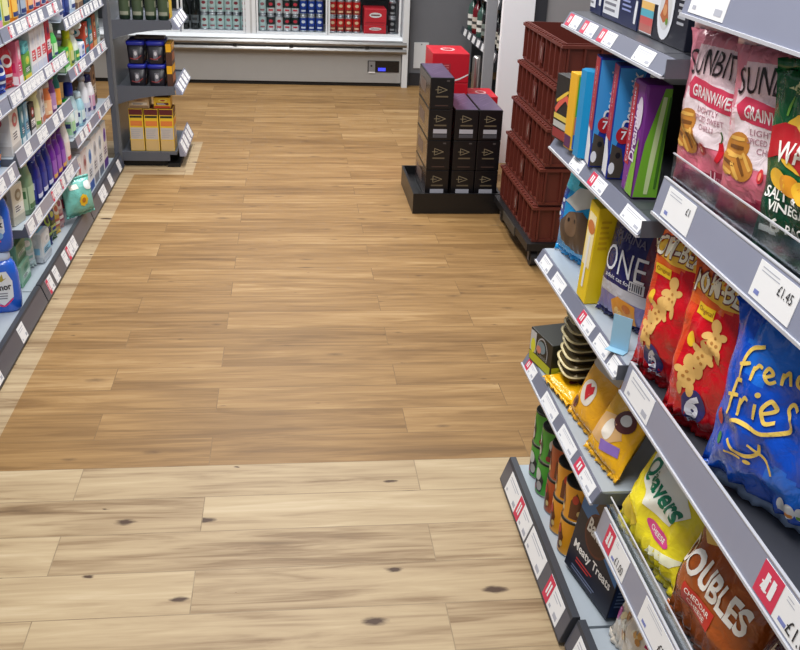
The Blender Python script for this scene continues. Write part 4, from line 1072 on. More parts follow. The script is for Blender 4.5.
def denta(label, y, lx):
    w, d, h = 0.050, 0.060, 0.222
    def art(mb):
        f, s = front(d), side(w); wh = ink((232, 234, 240)); lb = ink((60, 150, 220)); rd = ink((176, 26, 36))
        mb.rect(-w/2+0.002, w/2-0.002, h*0.34, h*0.99, f, rd); mb.text('dogs 10-25kg', 0.0, h*0.66, h*0.5, 0.012, f, ink((222, 180, 170)), 0.0012, rot=PI/2, bold=0)
        mb.art([(-w/2+0.002, 0.004), (w/2-0.002, 0.004), (w/2-0.002, h*0.2), (0, h*0.33), (-w/2+0.002, h*0.36)], f, wh)
        mb.art([(-d/2+0.002, h*0.22), (-d/2+0.012, h*0.30), (0, h*0.6), (d/2-0.006, h*0.98), (-d/2+0.002, h*0.98)], s, lb)
        mb.text('Dentastix', 0.002, h*0.70, h*0.5, 0.022, s, wh, 0.0014, rot=PI/2-0.06, bold=0.02, shear=0.2)
        mb.disc(-0.006, h*0.40, 0.015, 0.017, s, rd, 0.0014); mb.text('7', -0.006, h*0.40, 0.011, 0.017, s, wh, 0.002)
        mb.art([(-d/2+0.002, 0.003), (-0.002, 0.003), (0.002, h*0.12), (-0.006, h*0.28), (-d/2+0.004, h*0.32)], s, ink((70, 62, 52)), 0.0014); mb.disc(-0.022, h*0.1, 0.006, 0.012, s, wh, 0.002); mb.disc(-0.012, h*0.22, 0.005, 0.006, s, ink((20, 20, 20)), 0.002)
    carton('treat_box', label, 'box', w, d, h, (24, 46, 150), art, (lx+d/2, y, Z2), 'R', yaw=-0.14, group='red and blue dog treat boxes')
denta('tall red and blue dog treat box next to the plain blue box', 1.900, 0.640)
denta('tall red and blue dog treat box next to the purple cat treat pack', 1.812, 0.650)
def dreamies():
    w, h, d = 0.075, 0.212, 0.05
    def art(mb):
        f, s = front(d), side(w); wh = ink((226, 216, 236))
        mb.rect(-w/2+0.002, -w*0.10, h*0.25, h*0.96, f, ink((178, 24, 52))); mb.text('Cats cannot resist', -w*0.3, h*0.6, h*0.66, 0.012, f, wh, 0.0012, rot=PI/2, bold=0)
        mb.art([(-w*0.1, 0.004), (w/2-0.002, 0.004), (w/2-0.002, h*0.55), (w*0.28, h*0.4), (w*0.05, h*0.2)], f, ink((120, 176, 50)), 0.0008)
        mb.text('Dreamies', w*0.10, h*0.56, h*0.5, 0.030, f, wh, 0.0014, rot=PI/2, bold=0.02)
        mb.disc(w*0.28, h*0.74, 0.016, 0.03, f, ink((214, 204, 222)), 0.0012)
        mb.art([(-d/2+0.002, 0.004), (d/2-0.002, 0.004), (d/2-0.002, h*0.97), (0.01, h*0.97), (-0.014, h*0.5)], s, ink((120, 182, 52)), 0.0008); mb.ribbon([(0.0, 0.01), (0.004, h*0.4), (0.012, h*0.9)], 0.010, s, ink((212, 230, 170)), 0.0014)
        mb.ribbon([(0.016, 0.02), (0.018, h*0.4), (0.022, h*0.9)], 0.006, s, ink((70, 120, 40)), 0.0014)
    carton('treat_pack', 'purple and green cat treat pack at the near end of the second right shelf', 'pack', w, d, h, (120, 44, 140), art, (0.656+d/2, 1.694, Z2), 'R', yaw=-0.05, roll=0.0, bev=0.006)
dreamies()

# third shelf (deck 0.694)
Z3 = 0.6945
def dog_bag():
    w, h, d = 0.205, 0.205, 0.075
    def colr(x, z, sd):
        if z > 0.165 and x > -0.02: return foil((20, 110, 90))
        if z > 0.15: return foil((70, 190, 214))
        if x < -0.05 and z > 0.075: return foil((30, 84, 170))
    def art(mb, f):
        mb.art([(-0.05, 0.125), (-0.01, 0.165), (0.05, 0.175), (0.07, 0.14), (0.01, 0.115)], f, ink((196, 196, 190)), 0.0012, ML)
        mb.art([(-0.045, 0.03), (-0.055, 0.075), (-0.02, 0.105), (0.04, 0.12), (0.09, 0.10), (0.09, 0.03), (0.02, 0.015)], f, ink((84, 66, 52)), 0.0012, ML)
        mb.disc(0.0, 0.08, 0.03, 0.03, f, ink((118, 92, 70)), 0.0016, ML); mb.disc(-0.012, 0.088, 0.005, 0.005, f, ink((24, 20, 18)), 0.002, ML); mb.disc(0.014, 0.09, 0.005, 0.005, f, ink((24, 20, 18)), 0.002, ML)
        for k in range(4): mb.disc(-0.075+0.006*k, 0.07+0.018*k, 0.007, 0.005, f, ink((214, 228, 240)), 0.0014, ML)
    bag('pet_food_bag', 'bright blue pet food bag with a brown dog picture, far end of shelf', 'pet food bag', w, h, d, (26, 150, 214), art, 61, 0.005, (0.700, 2.065, Z3), 'R', -0.12, 0.25, None, colr, hs=0.012)
dog_bag()
def yellow_box():
    w, d, h = 0.052, 0.078, 0.222
    def art(mb):
        f, s = front(d), side(w)
        mb.rect(-w/2+0.006, w/2-0.006, 0.08, 0.20, f, ink((250, 236, 190))); mb.disc(0, 0.17, 0.02, 0.015, f, ink((206, 120, 60)), 0.001); mb.rect(-0.006, 0.004, 0.03, 0.15, f, ink((240, 240, 240)), 0.001)
        for v in (0.035, 0.085): mb.disc(0.012, v, 0.006, 0.013, s, ink((60, 50, 20)), 0.001); mb.disc(0.004, v+0.004, 0.004, 0.006, s, ink((60, 50, 20)), 0.001)
        bars(mb, s, -0.03, 0.0, 0.13, 0.2, 6, ink((214, 170, 20)), seed=4)
    carton('pet_food_box', 'tall bright yellow box between the blue and navy pet food bags', 'box', w, d, h, (240, 206, 20), art, (0.644+d/2, 1.846, Z3), 'R', yaw=0.05, roll=0.09)
yellow_box()
def one_bag():
    w, h, d = 0.18, 0.228, 0.07
    def colr(x, z, sd):
        if z < 0.075 and z > 0.05: return foil((196, 196, 206))
        if z <= 0.05: return foil((126, 122, 176))
        if x > 0.052: return foil((96, 30, 60))
    def art(mb, f0):
        f = lambda u, v, l: f0(u, v*0.9, l)
        wh = ink((228, 230, 238))
        mb.disc(0.015, 0.232, 0.026, 0.024, f, ink((150, 130, 140)), 0.0012, ML); mb.text('PURINA', 0.0, 0.192, 0.10, 0.018, f, ink((96, 92, 116)), 0.002)
        mb.text('ONE', -0.004, 0.135, 0.135, 0.058, f, wh, 0.002, bold=-0.005); mb.text('adult cat food', -0.005, 0.096, 0.10, 0.010, f, wh, 0.002, bold=0)
        mb.rect(0.028, 0.066, 0.082, 0.106, f, ink((214, 214, 220)), 0.0014, ML)
        for k in range(6): mb.rect(0.031+k*0.0055, 0.034+k*0.0055, 0.085, 0.103, f, ink((50, 50, 70)), 0.002, ML)
        mb.art([(-0.02, 0.004), (0.05, 0.004), (0.05, 0.05), (0.0, 0.058), (-0.025, 0.04)], f, ink((226, 150, 50)), 0.0014, ML); mb.disc(0.0, 0.02, 0.012, 0.012, f, ink((244, 196, 110)), 0.002, ML); mb.disc(0.026, 0.036, 0.012, 0.010, f, ink((200, 110, 40)), 0.002, ML)
    bag('pet_food_bag', 'navy cat food bag with white lettering and lavender base beside the tall yellow box', 'pet food bag', w, h, d, (34, 34, 92), art, 62, 0.004, (0.700, 1.712, Z3), 'R', -0.10, 0.35, None, colr, hs=0.010)
one_bag()
def talker():
    mb = MB(); mb.box(-0.020, 0.020, -0.0006, 0.0006, 0, 0.07, mat((150, 196, 222), 0.3)); mb.box(-0.020, 0.020, -0.02, 0.0, -0.0004, 0.0006, mat((150, 196, 222), 0.3))
    tag(mb.build('shelf_card'), 'small light blue card standing at the near end of the pet food shelf', 'shelf card', None, (0.652, 1.600, Z3+0.0007), (0, 0, -PI/2+0.75))
talker()

# fourth shelf (deck 0.405)
Z4 = 0.4055
def tray_box():
    w, d, h = 0.118, 0.11, 0.088
    def art(mb):
        f, s = front(d), side(w)
        mb.rect(-w/2+0.003, w/2-0.003, 0.003, 0.026, f, ink((186, 190, 40))); mb.rect(-w/2+0.003, -w*0.22, 0.028, 0.084, f, ink((196, 198, 200))); mb.disc(-w*0.33, 0.045, 0.012, 0.02, f, ink((224, 222, 60)), 0.001)
        mb.ribbon([(-w*0.2, 0.03), (-w*0.1, 0.07), (w*0.12, 0.082), (w*0.3, 0.06), (w*0.3, 0.03)], 0.004, f, ink((170, 172, 176)), 0.001); mb.disc(w*0.05, 0.058, 0.02, 0.016, f, ink((120, 140, 150)), 0.0012); mb.disc(-w*0.06, 0.048, 0.012, 0.01, f, ink((206, 130, 110)), 0.0016)
        mb.text('Classic', 0.012, 0.036, 0.05, 0.012, f, ink((150, 152, 150)), 0.0014, bold=0); mb.rect(-d/2+0.003, d/2-0.003, 0.003, 0.026, s, ink((186, 190, 40))); mb.text('Classic', 0, 0.045, 0.06, 0.014, s, ink((200, 200, 200)), 0.001, bold=0)
    carton('pet_food_box', 'black and lime pet food box at the far end above the tins', 'box', w, d, h, (34, 36, 30), art, (0.638+d/2, 2.090, Z4), 'R', yaw=0.22, roll=0.0)
tray_box()
def food_trays():
    t0 = None; words = ['lowest', 'second', 'third', 'fourth', 'fifth', 'sixth', 'topmost']
    for k in range(7):
        lab = 'dark pet food tray, %s in the leaning stack' % (words[k] if k in (0, 6) else words[k]+' from the bottom')
        loc = (0.712+0.002*k+(0.002, -0.002, 0.002, 0.003, -0.003, 0.0, 0.002)[k], 1.965+0.003*k, Z4+0.0435+k*0.0212); rot = (0.10, 0.04, -PI/2+0.04*math.sin(k*1.9))
        if t0 is None:
            mb = MB(); dk = mat((52, 46, 38), 0.3, var=0.1)
            mb.lathe([(0.040, 0), (0.043, 0.003), (0.050, 0.0165)], dk, power=3.6, n=32)
            mb.lathe([(0.050, 0.0165), (0.0545, 0.0168), (0.0545, 0.0180), (0.050, 0.0185)], mat((206, 190, 140), 0.35), power=3.6, n=32)
            for a in range(32):
                t = a*2*PI/32; 
                fc = lambda u, v, l, t=t: ((0.0465+v*0.3+l)*math.cos(t)*1.0, (0.0465+v*0.3+l)*math.sin(t), v+0.006)
            t0 = mb.build('pet_food_tray'); tag(t0, lab, 'pet food tray', 'stack of dark pet food trays', loc, rot)
            m2 = MB(); m2.lathe([(0.049, 0.0186), (0.049, 0.0192)], mat((96, 80, 44), 0.25, metal=0.3), power=3.6, n=32); m2.disc(0, 0, 0.03, 0.02, lambda u, v, l: (u, v, 0.0194+l), ink((40, 34, 28))); m2.build('lid', t0)
        else: copy_thing(t0, lab, loc, rot)
food_trays()
def pouches():
    def art(mb, f):
        mb.art([(-0.02, 0.05), (0.05, 0.045), (0.06, 0.085), (-0.01, 0.095)], f, ink((80, 40, 40)), 0.0012, ML); mb.disc(0.0, 0.045, 0.01, 0.016, f, ink((110, 30, 40)), 0.0014, ML)
        mb.art([(-0.08, 0.03), (-0.04, 0.03), (-0.05, 0.08), (-0.08, 0.08)], f, ink((250, 214, 70)), 0.0012, ML)
    bag('treat_pouch', 'shiny yellow pouch lying in front of the tray stack, under the others', 'pouch', 0.15, 0.14, 0.03, (240, 180, 20), art, 71, 0.004, (0.650, 1.938, Z4), 'R', -1.5, 0.15, None, hs=0.008, nu=20, nv=20)
    def art2(mb, f):
        mb.disc(-0.005, 0.07, 0.036, 0.030, f, ink((226, 218, 206)), 0.0012, ML); mb.art([(-0.025, 0.08), (-0.01, 0.092), (-0.003, 0.085), (0.008, 0.092), (0.018, 0.078), (-0.004, 0.05)], f, ink((196, 30, 44)), 0.0018, ML)
        mb.disc(-0.045, 0.03, 0.016, 0.014, f, ink((120, 70, 60)), 0.0016, ML); mb.disc(-0.04, 0.032, 0.006, 0.006, f, ink((30, 20, 30)), 0.002, ML)
        mb.rect(-0.07, 0.07, 0.125, 0.15, f, ink((200, 190, 178)), 0.0012, ML)
    bag('treat_pouch', 'yellow and cream pet treat bag with a red heart', 'pouch', 0.155, 0.165, 0.05, (234, 170, 40), art2, 72, 0.004, (0.668, 1.783, Z4), 'R', -0.42, 0.12, None, hs=0.010, nu=22, nv=24)
    def art3(mb, f):
        mb.art([(-0.06, 0.03), (-0.05, 0.09), (0.02, 0.11), (0.05, 0.07), (0.0, 0.03)], f, ink((220, 176, 120)), 0.0012, ML); mb.disc(0.0, 0.07, 0.02, 0.024, f, ink((240, 232, 220)), 0.0016, ML)
        mb.art([(-0.005, 0.02), (0.06, 0.035), (0.055, 0.055), (-0.01, 0.042)], f, ink((140, 110, 190)), 0.002, ML); mb.disc(0.03, 0.105, 0.03, 0.024, f, ink((90, 40, 40)), 0.0018, ML); mb.disc(0.03, 0.108, 0.016, 0.012, f, ink((220, 220, 220)), 0.0022, ML)
    bag('treat_pouch', 'yellow pet treat bag with brown dog face, at the shelf end by the crisps', 'pouch', 0.15, 0.145, 0.05, (238, 178, 30), art3, 73, 0.004, (0.664, 1.630, Z4), 'R', -0.45, 0.15, None, hs=0.010, nu=22, nv=24)
pouches()

# base deck (0.055): tins and a carton
def tins():
    R_, H_ = 0.0395, 0.100
    def tin(body, kind):
        mb = MB(); st = mat((150, 150, 150), 0.3, metal=0.9); dk = mat((52, 54, 48), 0.35, metal=0.6)
        mb.lathe([(0.034, 0), (R_+0.0006, 0.001), (R_+0.0006, 0.004), (R_, 0.005)], st, n=28)
        mb.lathe([(R_, 0.005), (R_, H_-0.005)], mat(body, 0.35, var=0.04), n=28, cap=False)
        mb.lathe([(R_, H_-0.005), (R_+0.0006, H_-0.004), (R_+0.0006, H_-0.001), (R_-0.001, H_), (R_-0.003, H_-0.004), (0.004, H_-0.004)], dk, n=28)
        f = lambda u, v, l: ((R_+l)*math.sin(u/R_), -(R_+l)*math.cos(u/R_), v)
        if kind == 'g':
            for u0 in (-0.055, 0.0, 0.055):
                mb.art([(u0-0.02, 0.012), (u0+0.012, 0.012), (u0+0.018, 0.05), (u0+0.004, 0.075), (u0-0.014, 0.06)], f, ink((60, 58, 56)), 0.0006, 0.01)
                mb.disc(u0-0.004, 0.062, 0.012, 0.018, f, ink((214, 216, 210)), 0.001, 0.01); mb.disc(u0+0.004, 0.03, 0.010, 0.014, f, ink((190, 186, 180)), 0.001, 0.01); mb.disc(u0-0.014, 0.02, 0.008, 0.008, f, ink((140, 40, 46)), 0.001, 0.01)
        else:
            for u0 in (-0.06, -0.012, 0.04, 0.09):
                mb.art([(u0-0.014, 0.012), (u0+0.010, 0.012), (u0+0.018, 0.05), (u0+0.002, 0.085), (u0-0.012, 0.06)], f, ink((110, 62, 34)), 0.0006, 0.01)
                mb.disc(u0, 0.066, 0.008, 0.012, f, ink((190, 60, 40)), 0.001, 0.01); mb.disc(u0+0.012, 0.03, 0.006, 0.008, f, ink((226, 196, 130)), 0.001, 0.01)
        return mb.build('pet_food_tin')
    G = 'pet food tins on the bottom right shelf'
    spec = [('g', (66, 160, 50), 'green', [(0.683, 2.122, 'far'), (0.680, 2.040, 'near')]), ('b', (176, 78, 30), 'orange brown', [(0.684, 1.959, '')]), ('y', (232, 158, 30), 'yellow', [(0.678, 1.878, 'far'), (0.676, 1.797, 'near')])]
    for kd, col, cn, pos in spec:
        t = None
        for (x, y, nm) in pos:
            for lv in (0, 1):
                lab = '%s pet food tin, %s of the %sstack on the bottom shelf' % (cn, ('lower', 'upper')[lv], (nm+' ' if nm else ''))
                if t is None: t = tin(col, 'g' if kd == 'g' else 'y'); tag(t, lab, 'tin', G, (x, y, 0.0555), (0, 0, 0.3-PI/2))
                else: copy_thing(t, lab, (x+0.002*lv, y-0.002*lv, 0.0555+lv*0.1005), (0, 0, 0.9*lv+0.3-PI/2))
tins()
def bakers():
    w, h, d = 0.200, 0.225, 0.07
    def art(mb):
        f, s = front(d), side(w); wh = ink((240, 236, 232))
        mb.art([(-w/2+0.002, h-0.002), (w/2-0.002, h-0.002), (w/2-0.002, h*0.35), (w*0.1, h*0.5), (-w*0.12, h*0.62), (-w/2+0.002, h*0.70)], f, ink((62, 118, 180)), 0.0006)
        mb.disc(-0.01, h*0.60, 0.052, 0.050, f, ink((92, 40, 30)), 0.001); mb.disc(-0.01, h*0.60, 0.046, 0.044, f, ink((66, 28, 24)), 0.0013)
        mb.text('Bakers', -0.006, h*0.63, 0.092, 0.036, f, wh, 0.0018, rot=-0.06, bold=0.03)
        mb.art([(-0.045, h*0.84), (-0.03, h*0.97), (0.01, h*0.96), (0.02, h*0.84), (0.0, h*0.78)], f, ink((84, 60, 46)), 0.0014)
        mb.text('Meaty Treats', 0.0, h*0.30, 0.165, 0.028, f, wh, 0.0014, bold=0.02); bars(mb, f, -0.06, 0.03, h*0.15, h*0.22, 2, ink((196, 60, 60)), seed=3); bars(mb, f, -0.07, 0.05, h*0.05, h*0.11, 2, ink((120, 130, 160)), seed=5)
        mb.rect(-d/2+0.003, d/2-0.003, 0.003, h-0.003, s, ink((28, 48, 92)), 0.0005); bars(mb, s, -0.025, 0.025, 0.03, 0.14, 12, ink((120, 140, 180)), 0.001, seed=9)
    carton('dog_treat_box', 'dark navy and blue dog treat box with white script on bottom shelf', 'box', w, d, h, (30, 32, 48), art, (0.690, 1.648, 0.055), 'R', tilt=-0.16, yaw=0.20)
bakers()

# ================================================================ LEFT RUN: HOUSEHOLD GOODS
def bottle(name, label, w, d, h, body, cap, lab, loc, yaw=0.0, cap_h=0.035, group=None, power=3.0, text=None, accent=(40, 60, 120), neck=0.35, n=20, cat='bottle', tcol=(40, 44, 60), side_='L'):
    T = thing(name, label, cat, loc, (0, 0, RZ[side_]+yaw), group)
    bh = h-cap_h; q = d/w
    mb = MB(); m = plas(body)
    mb.lathe([(w*0.44, 0), (w*0.5, 0.008), (w*0.5, bh*0.62), (w*0.47, bh*0.76), (w*0.38, bh*0.88), (w*neck, bh*0.95), (w*neck*0.9, bh)], m, 1, q, n=n, power=power); mb.build('body', T)
    mb = MB(); mb.lathe([(w*neck*0.98, bh-0.002), (w*neck, bh+cap_h*0.3), (w*neck*0.92, h-0.004), (w*neck*0.7, h)], plas(cap), 1, max(q, 0.6), n=16); mb.build('cap', T)
    mb = MB(); yf = -d/2-0.0012
    def f(u, v, l):
        c = min(1, abs(u)/(w/2)); return (u, -(d/2)*(1-c**power)**(1/power)-0.0012-l, v)
    mb.rect(-w*0.40, w*0.40, bh*0.12, bh*0.60, f, card(lab), 0, w/10); mb.rect(-w*0.38, w*0.38, bh*0.14, bh*0.24, f, ink(accent), 0.0006, w/10)
    def fs(u, v, l): return (w/2*(1-min(1, abs(u)/(d/2))**power)**(1/power)+0.0012+l, u, v)
    mb.rect(-d*0.36, d*0.36, bh*0.12, bh*0.60, (lambda u, v, l: tuple(-c if i == 0 and side_ == 'L' else c for i, c in enumerate(fs(u, v, l)))), card(lab), 0, d/8)
    mb.rect(-d*0.3, d*0.3, bh*0.36, bh*0.52, (lambda u, v, l: tuple(-c if i == 0 and side_ == 'L' else c for i, c in enumerate(fs(u, v, l)))), ink(accent), 0.0006, d/8)
    if text: mb.text(text, 0, bh*0.43, w*0.7, bh*0.13, f, ink(tcol), 0.0008)
    mb.build('label', T)
    return T
def spray(name, label, w, d, h, body, head, lab, loc, yaw=0.0, group=None, accent=(40, 60, 120)):
    T = thing(name, label, 'spray bottle', loc, (0, 0, RZ['L']+yaw), group)
    bh = h*0.72; q = d/w
    mb = MB(); mb.lathe([(w*0.45, 0), (w*0.5, 0.008), (w*0.48, bh*0.45), (w*0.40, bh*0.72), (w*0.22, bh*0.92), (w*0.17, bh)], plas(body), 1, q, power=2.6); mb.build('body', T)
    mb = MB(); z = bh
    mb.lathe([(w*0.2, z-0.002), (w*0.2, z+0.018), (w*0.15, z+0.022)], plas(head), n=14)
    mb.prism([(-w*0.55, h-0.016), (-w*0.50, h), (w*0.30, h), (w*0.36, h-0.012), (w*0.16, z+0.02), (-w*0.12, z+0.02), (-w*0.2, h-0.03), (-w*0.5, h-0.028)], 'x', -0.011, 0.011, plas(head)) ; mb.build('trigger_head', T)
    mb = MB(); f = lambda u, v, l: (u, -(d/2)*(1-min(1, abs(u)/(w/2))**2.6)**(1/2.6)*0.985-0.001-l, v)
    mb.rect(-w*0.38, w*0.38, bh*0.08, bh*0.44, f, card(lab), 0, w/10); mb.rect(-w*0.34, w*0.34, bh*0.2, bh*0.3, f, ink(accent), 0.0008, w/10)
    fs = lambda u, v, l: (-(w/2)*(1-min(1, abs(u)/(d/2))**2.6)**(1/2.6)*0.985-0.001-l, -u, v)
    mb.rect(-d*0.36, d*0.36, bh*0.08, bh*0.44, fs, card(lab), 0, d/8); mb.rect(-d*0.3, d*0.3, bh*0.22, bh*0.32, fs, ink(accent), 0.0008, d/8); mb.build('label', T)
    return T
def packart(w, d, h, cols, seed, text=None):
    # generic printed pack: bands, panels and lettering on the front, the side towards the aisle end and the top
    def art(mb):
        rg = random.Random(seed)
        for F, a in ((front(d), w/2), (sidem(w), d/2)):
            z = 0.06*h
            mb.rect(-a*0.94, a*0.94, h*0.03, h*0.22, F, ink(cols[0]))
            mb.rect(-a*0.7, a*0.8, h*0.30, h*0.52, F, ink(cols[1 % len(cols)]))
            mb.disc(a*0.1, h*0.72, a*0.55, h*0.15, F, ink(cols[2 % len(cols)]))
            bars(mb, F, -a*0.6, a*0.5, h*0.33, h*0.50, 3, ink((70, 70, 90)) if sum(cols[1 % len(cols)]) > 380 else PAPER, 0.0012, seed)
            mb.disc(a*0.1, h*0.72, a*0.3, h*0.07, F, ink(cols[0]), 0.0014)
        mb.rect(-w*0.35, w*0.35, -d*0.35, d*0.35, top(h), ink(cols[1 % len(cols)]))
    return art
def pack(name, label, w, d, h, base, cols, loc, yaw=0.0, seed=1, roll=0.0, cat='pack', bev=0.004, group=None):
    return carton(name, label, cat, w, d, h, base, packart(w, d, h, cols, seed), loc, 'L', 0.0, yaw, roll, group, bev)
def softbag(name, label, w, h, d, base, cols, loc, yaw=0.0, seed=1, tilt=-0.06, cat='bag', group=None):
    def art(mb, f):
        mb.disc(0, h*0.62, w*0.32, h*0.16, f, ink(cols[0]), 0.0012, w/14); mb.disc(0, h*0.62, w*0.2, h*0.08, f, ink(cols[1]), 0.0018, w/14)
        mb.rect(-w*0.34, w*0.34, h*0.16, h*0.36, f, ink(cols[1]), 0.0012, w/12); mb.rect(-w*0.24, w*0.24, h*0.22, h*0.30, f, ink(cols[0]), 0.0018, w/12)
    return bag(name, label, cat, w, h, d, base, art, seed, 0.005, loc, 'L', tilt, yaw, group, hs=0.010, nu=16, nv=18)
def tub(name, label, loc, yaw=0.0): pass

XB = -0.915   # fronts of goods stand about here or behind
def LX(d, back=0.0): return -0.972-back-d/2
ZF = {'base': 0.0556, 'a': 0.3856, 'b': 0.6826, 'c': 0.9026}        # far bay decks
ZM = {'base': 0.0556, 'a': 0.2986, 'b': 0.5636, 'c': 0.7726, 'd': 0.9906}
G1 = 'goods on the far left bay'; G2 = 'goods on the middle left bay'

# ---- far bay, bottom shelf: tall white packs
for k, (y, c, a, lab) in enumerate(((4.46, (238, 236, 238), ((190, 60, 80), (230, 226, 230), (214, 190, 200)), 'tall white pack with a dusky red band, bottom left shelf, nearest of the tall packs'),
        (4.585, (226, 218, 222), ((150, 60, 70), (240, 238, 240), (200, 170, 170)), 'tall pale pink pack with dark red print on the bottom left shelf'),
        (4.715, (236, 238, 242), ((60, 100, 180), (214, 222, 236), (120, 160, 210)), 'tall white pack with blue print on the bottom left shelf'),
        (4.85, (238, 238, 240), ((150, 150, 160), (220, 220, 226), (190, 190, 200)), 'tall white pack with grey print on the bottom left shelf'),
        (4.99, (240, 240, 242), ((120, 130, 150), (232, 232, 236), (180, 190, 206)), 'tall plain white pack second from the far end of the bottom left shelf'),
        (5.13, (236, 232, 226), ((96, 50, 150), (226, 214, 222), (130, 90, 180)), 'tall white pack with purple print at the far end of the bottom left shelf'))):
    pack('paper_towel_pack', lab, 0.118, 0.16, 0.238+0.008*(k % 2), c, a, (LX(0.16, -0.004), y, ZF['base']), 0.0, k+1, group='tall packs on the bottom left shelf')
# far bay, second shelf
bottle('cleaner_bottle', 'white bottle with a bright green cap, near end of the low far-left shelf', 0.075, 0.055, 0.17, (222, 236, 232), (40, 190, 60), (170, 220, 170), (LX(.055), 4.48, ZF['a']), cap_h=0.045, group=G1)
bottle('cleaner_bottle', 'pale aqua bottle with a bright blue cap lying highest on the low far-left shelf', 0.08, 0.06, 0.225, (188, 218, 230), (26, 56, 190), (226, 240, 246), (LX(.06, .01), 4.60, ZF['a']), cap_h=0.06, group=G1)
bottle('cleaner_bottle', 'squat pale blue bottle with light label beside the blue-capped bottle', 0.085, 0.06, 0.16, (160, 206, 222), (206, 226, 236), (214, 236, 240), (LX(.06), 4.715, ZF['a']), cap_h=0.03, group=G1)
spray('spray_bottle', 'white trigger spray with grey head on the low far-left shelf', 0.09, 0.062, 0.255, (226, 228, 236), (172, 178, 196), (200, 208, 232), (LX(.062), 4.86, ZF['a']), group=G1)
bottle('cleaner_bottle', 'white bottle with navy cap next to the white trigger spray', 0.08, 0.06, 0.19, (230, 230, 236), (30, 34, 90), (206, 160, 190), (LX(.06), 4.985, ZF['a']), cap_h=0.035, group=G1)
pack('sponge_pack', 'brown and cream sponge pack at the far end of the low far-left shelf', 0.12, 0.10, 0.20, (150, 122, 96), ((96, 70, 50), (214, 196, 170), (190, 150, 110)), (LX(.10, .03), 5.16, ZF['a']), 0, 21, group=G1)
# far bay, third shelf
pack('dishcloth_pack', 'bright green pack at the near end of the third far-left shelf', 0.10, 0.09, 0.10, (60, 170, 60), ((220, 240, 200), (120, 200, 90), (230, 230, 120)), (LX(.09), 4.47, ZF['b']), 0, 22, group=G1)
bottle('dish_soap_bottle', 'lime yellow washing-up bottle with a yellow cap', 0.075, 0.05, 0.175, (196, 210, 60), (222, 230, 40), (210, 214, 150), (LX(.05), 4.60, ZF['b']), cap_h=0.05, accent=(50, 90, 60), group=G1)
spray('spray_bottle', 'white and green trigger spray beside the lime washing-up bottle', 0.095, 0.06, 0.18, (226, 236, 226), (240, 242, 244), (60, 150, 80), (LX(.06), 4.72, ZF['b']), accent=(220, 230, 120), group=G1)
pack('wipes_pack', 'low white and blue pack between the sprays and the orange cartons', 0.09, 0.08, 0.07, (226, 232, 246), ((50, 80, 190), (220, 230, 246), (90, 130, 210)), (LX(.08), 4.83, ZF['b']), 0, 24, group=G1)
for k, (y, c, a, lab) in enumerate(((4.935, (196, 70, 40), ((30, 120, 130), (40, 130, 140), (230, 226, 214)), 'orange red carton with a teal panel on the third far-left shelf'),
        (5.045, (30, 118, 130), ((214, 90, 50), (220, 226, 226), (60, 150, 160)), 'teal carton with a white panel on the third far-left shelf'),
        (5.155, (170, 92, 50), ((220, 170, 110), (190, 60, 40), (110, 60, 40)), 'brown orange carton on the third far-left shelf'),
        (5.25, (120, 150, 146), ((200, 214, 210), (70, 110, 110), (160, 180, 176)), 'grey green carton at the far end of the third left shelf'))):
    pack('detergent_carton', lab, 0.085, 0.11, (0.15, 0.155, 0.16, 0.17)[k], c, a, (LX(.11), y, ZF['b']), 0, 30+k, cat='box', bev=0.002, group=G1)
# far bay, top shelf (partly out of frame)
bottle('cleaner_bottle', 'white bottle at the near end of the top far-left shelf', 0.08, 0.055, 0.22, (228, 230, 238), (206, 60, 120), (226, 214, 232), (LX(.055), 4.46, ZF['c']), group=G1)
bottle('cleaner_bottle', 'navy blue bottle on the top far-left shelf', 0.085, 0.06, 0.22, (34, 44, 110), (24, 30, 80), (60, 80, 150), (LX(.06), 4.60, ZF['c']), group=G1)
bottle('cleaner_bottle', 'pale blue and white bottle next to the navy one', 0.085, 0.06, 0.21, (196, 216, 236), (236, 238, 244), (226, 236, 246), (LX(.06), 4.73, ZF['c']), group=G1)
pack('wipes_pack', 'cream and brown pack on the top far-left shelf', 0.11, 0.09, 0.15, (196, 170, 140), ((110, 80, 60), (230, 214, 190), (150, 110, 80)), (LX(.09), 4.88, ZF['c']), 0, 41, group=G1)
pack('wipes_pack', 'dark teal pack at the far end of the top left shelf', 0.14, 0.09, 0.16, (40, 84, 104), ((20, 50, 70), (120, 170, 190), (60, 110, 140)), (LX(.09), 5.05, ZF['c']), 0, 42, group=G1)

# ---- middle bay
Mx = ZM
# bottom shelf
pack('nappy_pack', 'pale green box pack behind the stacked blue bottles on the bottom left shelf', 0.13, 0.16, 0.085, (150, 196, 170), ((70, 140, 100), (214, 236, 224), (110, 170, 140)), (LX(.16, .03), 3.52, Mx['base']), 0, 51, group=G2)
pack('nappy_pack', 'green box pack resting on the pale green one, bottom left shelf', 0.13, 0.15, 0.08, (110, 160, 130), ((60, 120, 90), (200, 226, 210), (90, 150, 120)), (LX(.15, .04), 3.525, Mx['base']+0.086), 0, 52, group=G2)
softbag('wipes_bag', 'white and mint tissue bag on the bottom left shelf', 0.11, 0.16, 0.05, (206, 226, 222), ((150, 206, 196), (236, 240, 240)), (LX(.07, .03), 3.645, Mx['base']), -0.55, 53, group=G2)
pack('tissue_pack', 'clear pack of stacked tissues with a light blue top, bottom left shelf', 0.12, 0.12, 0.125, (214, 218, 222), ((190, 196, 204), (150, 206, 236), (232, 234, 238)), (LX(.12, .005), 3.77, Mx['base']), -0.05, 54, group=G2, bev=0.015)
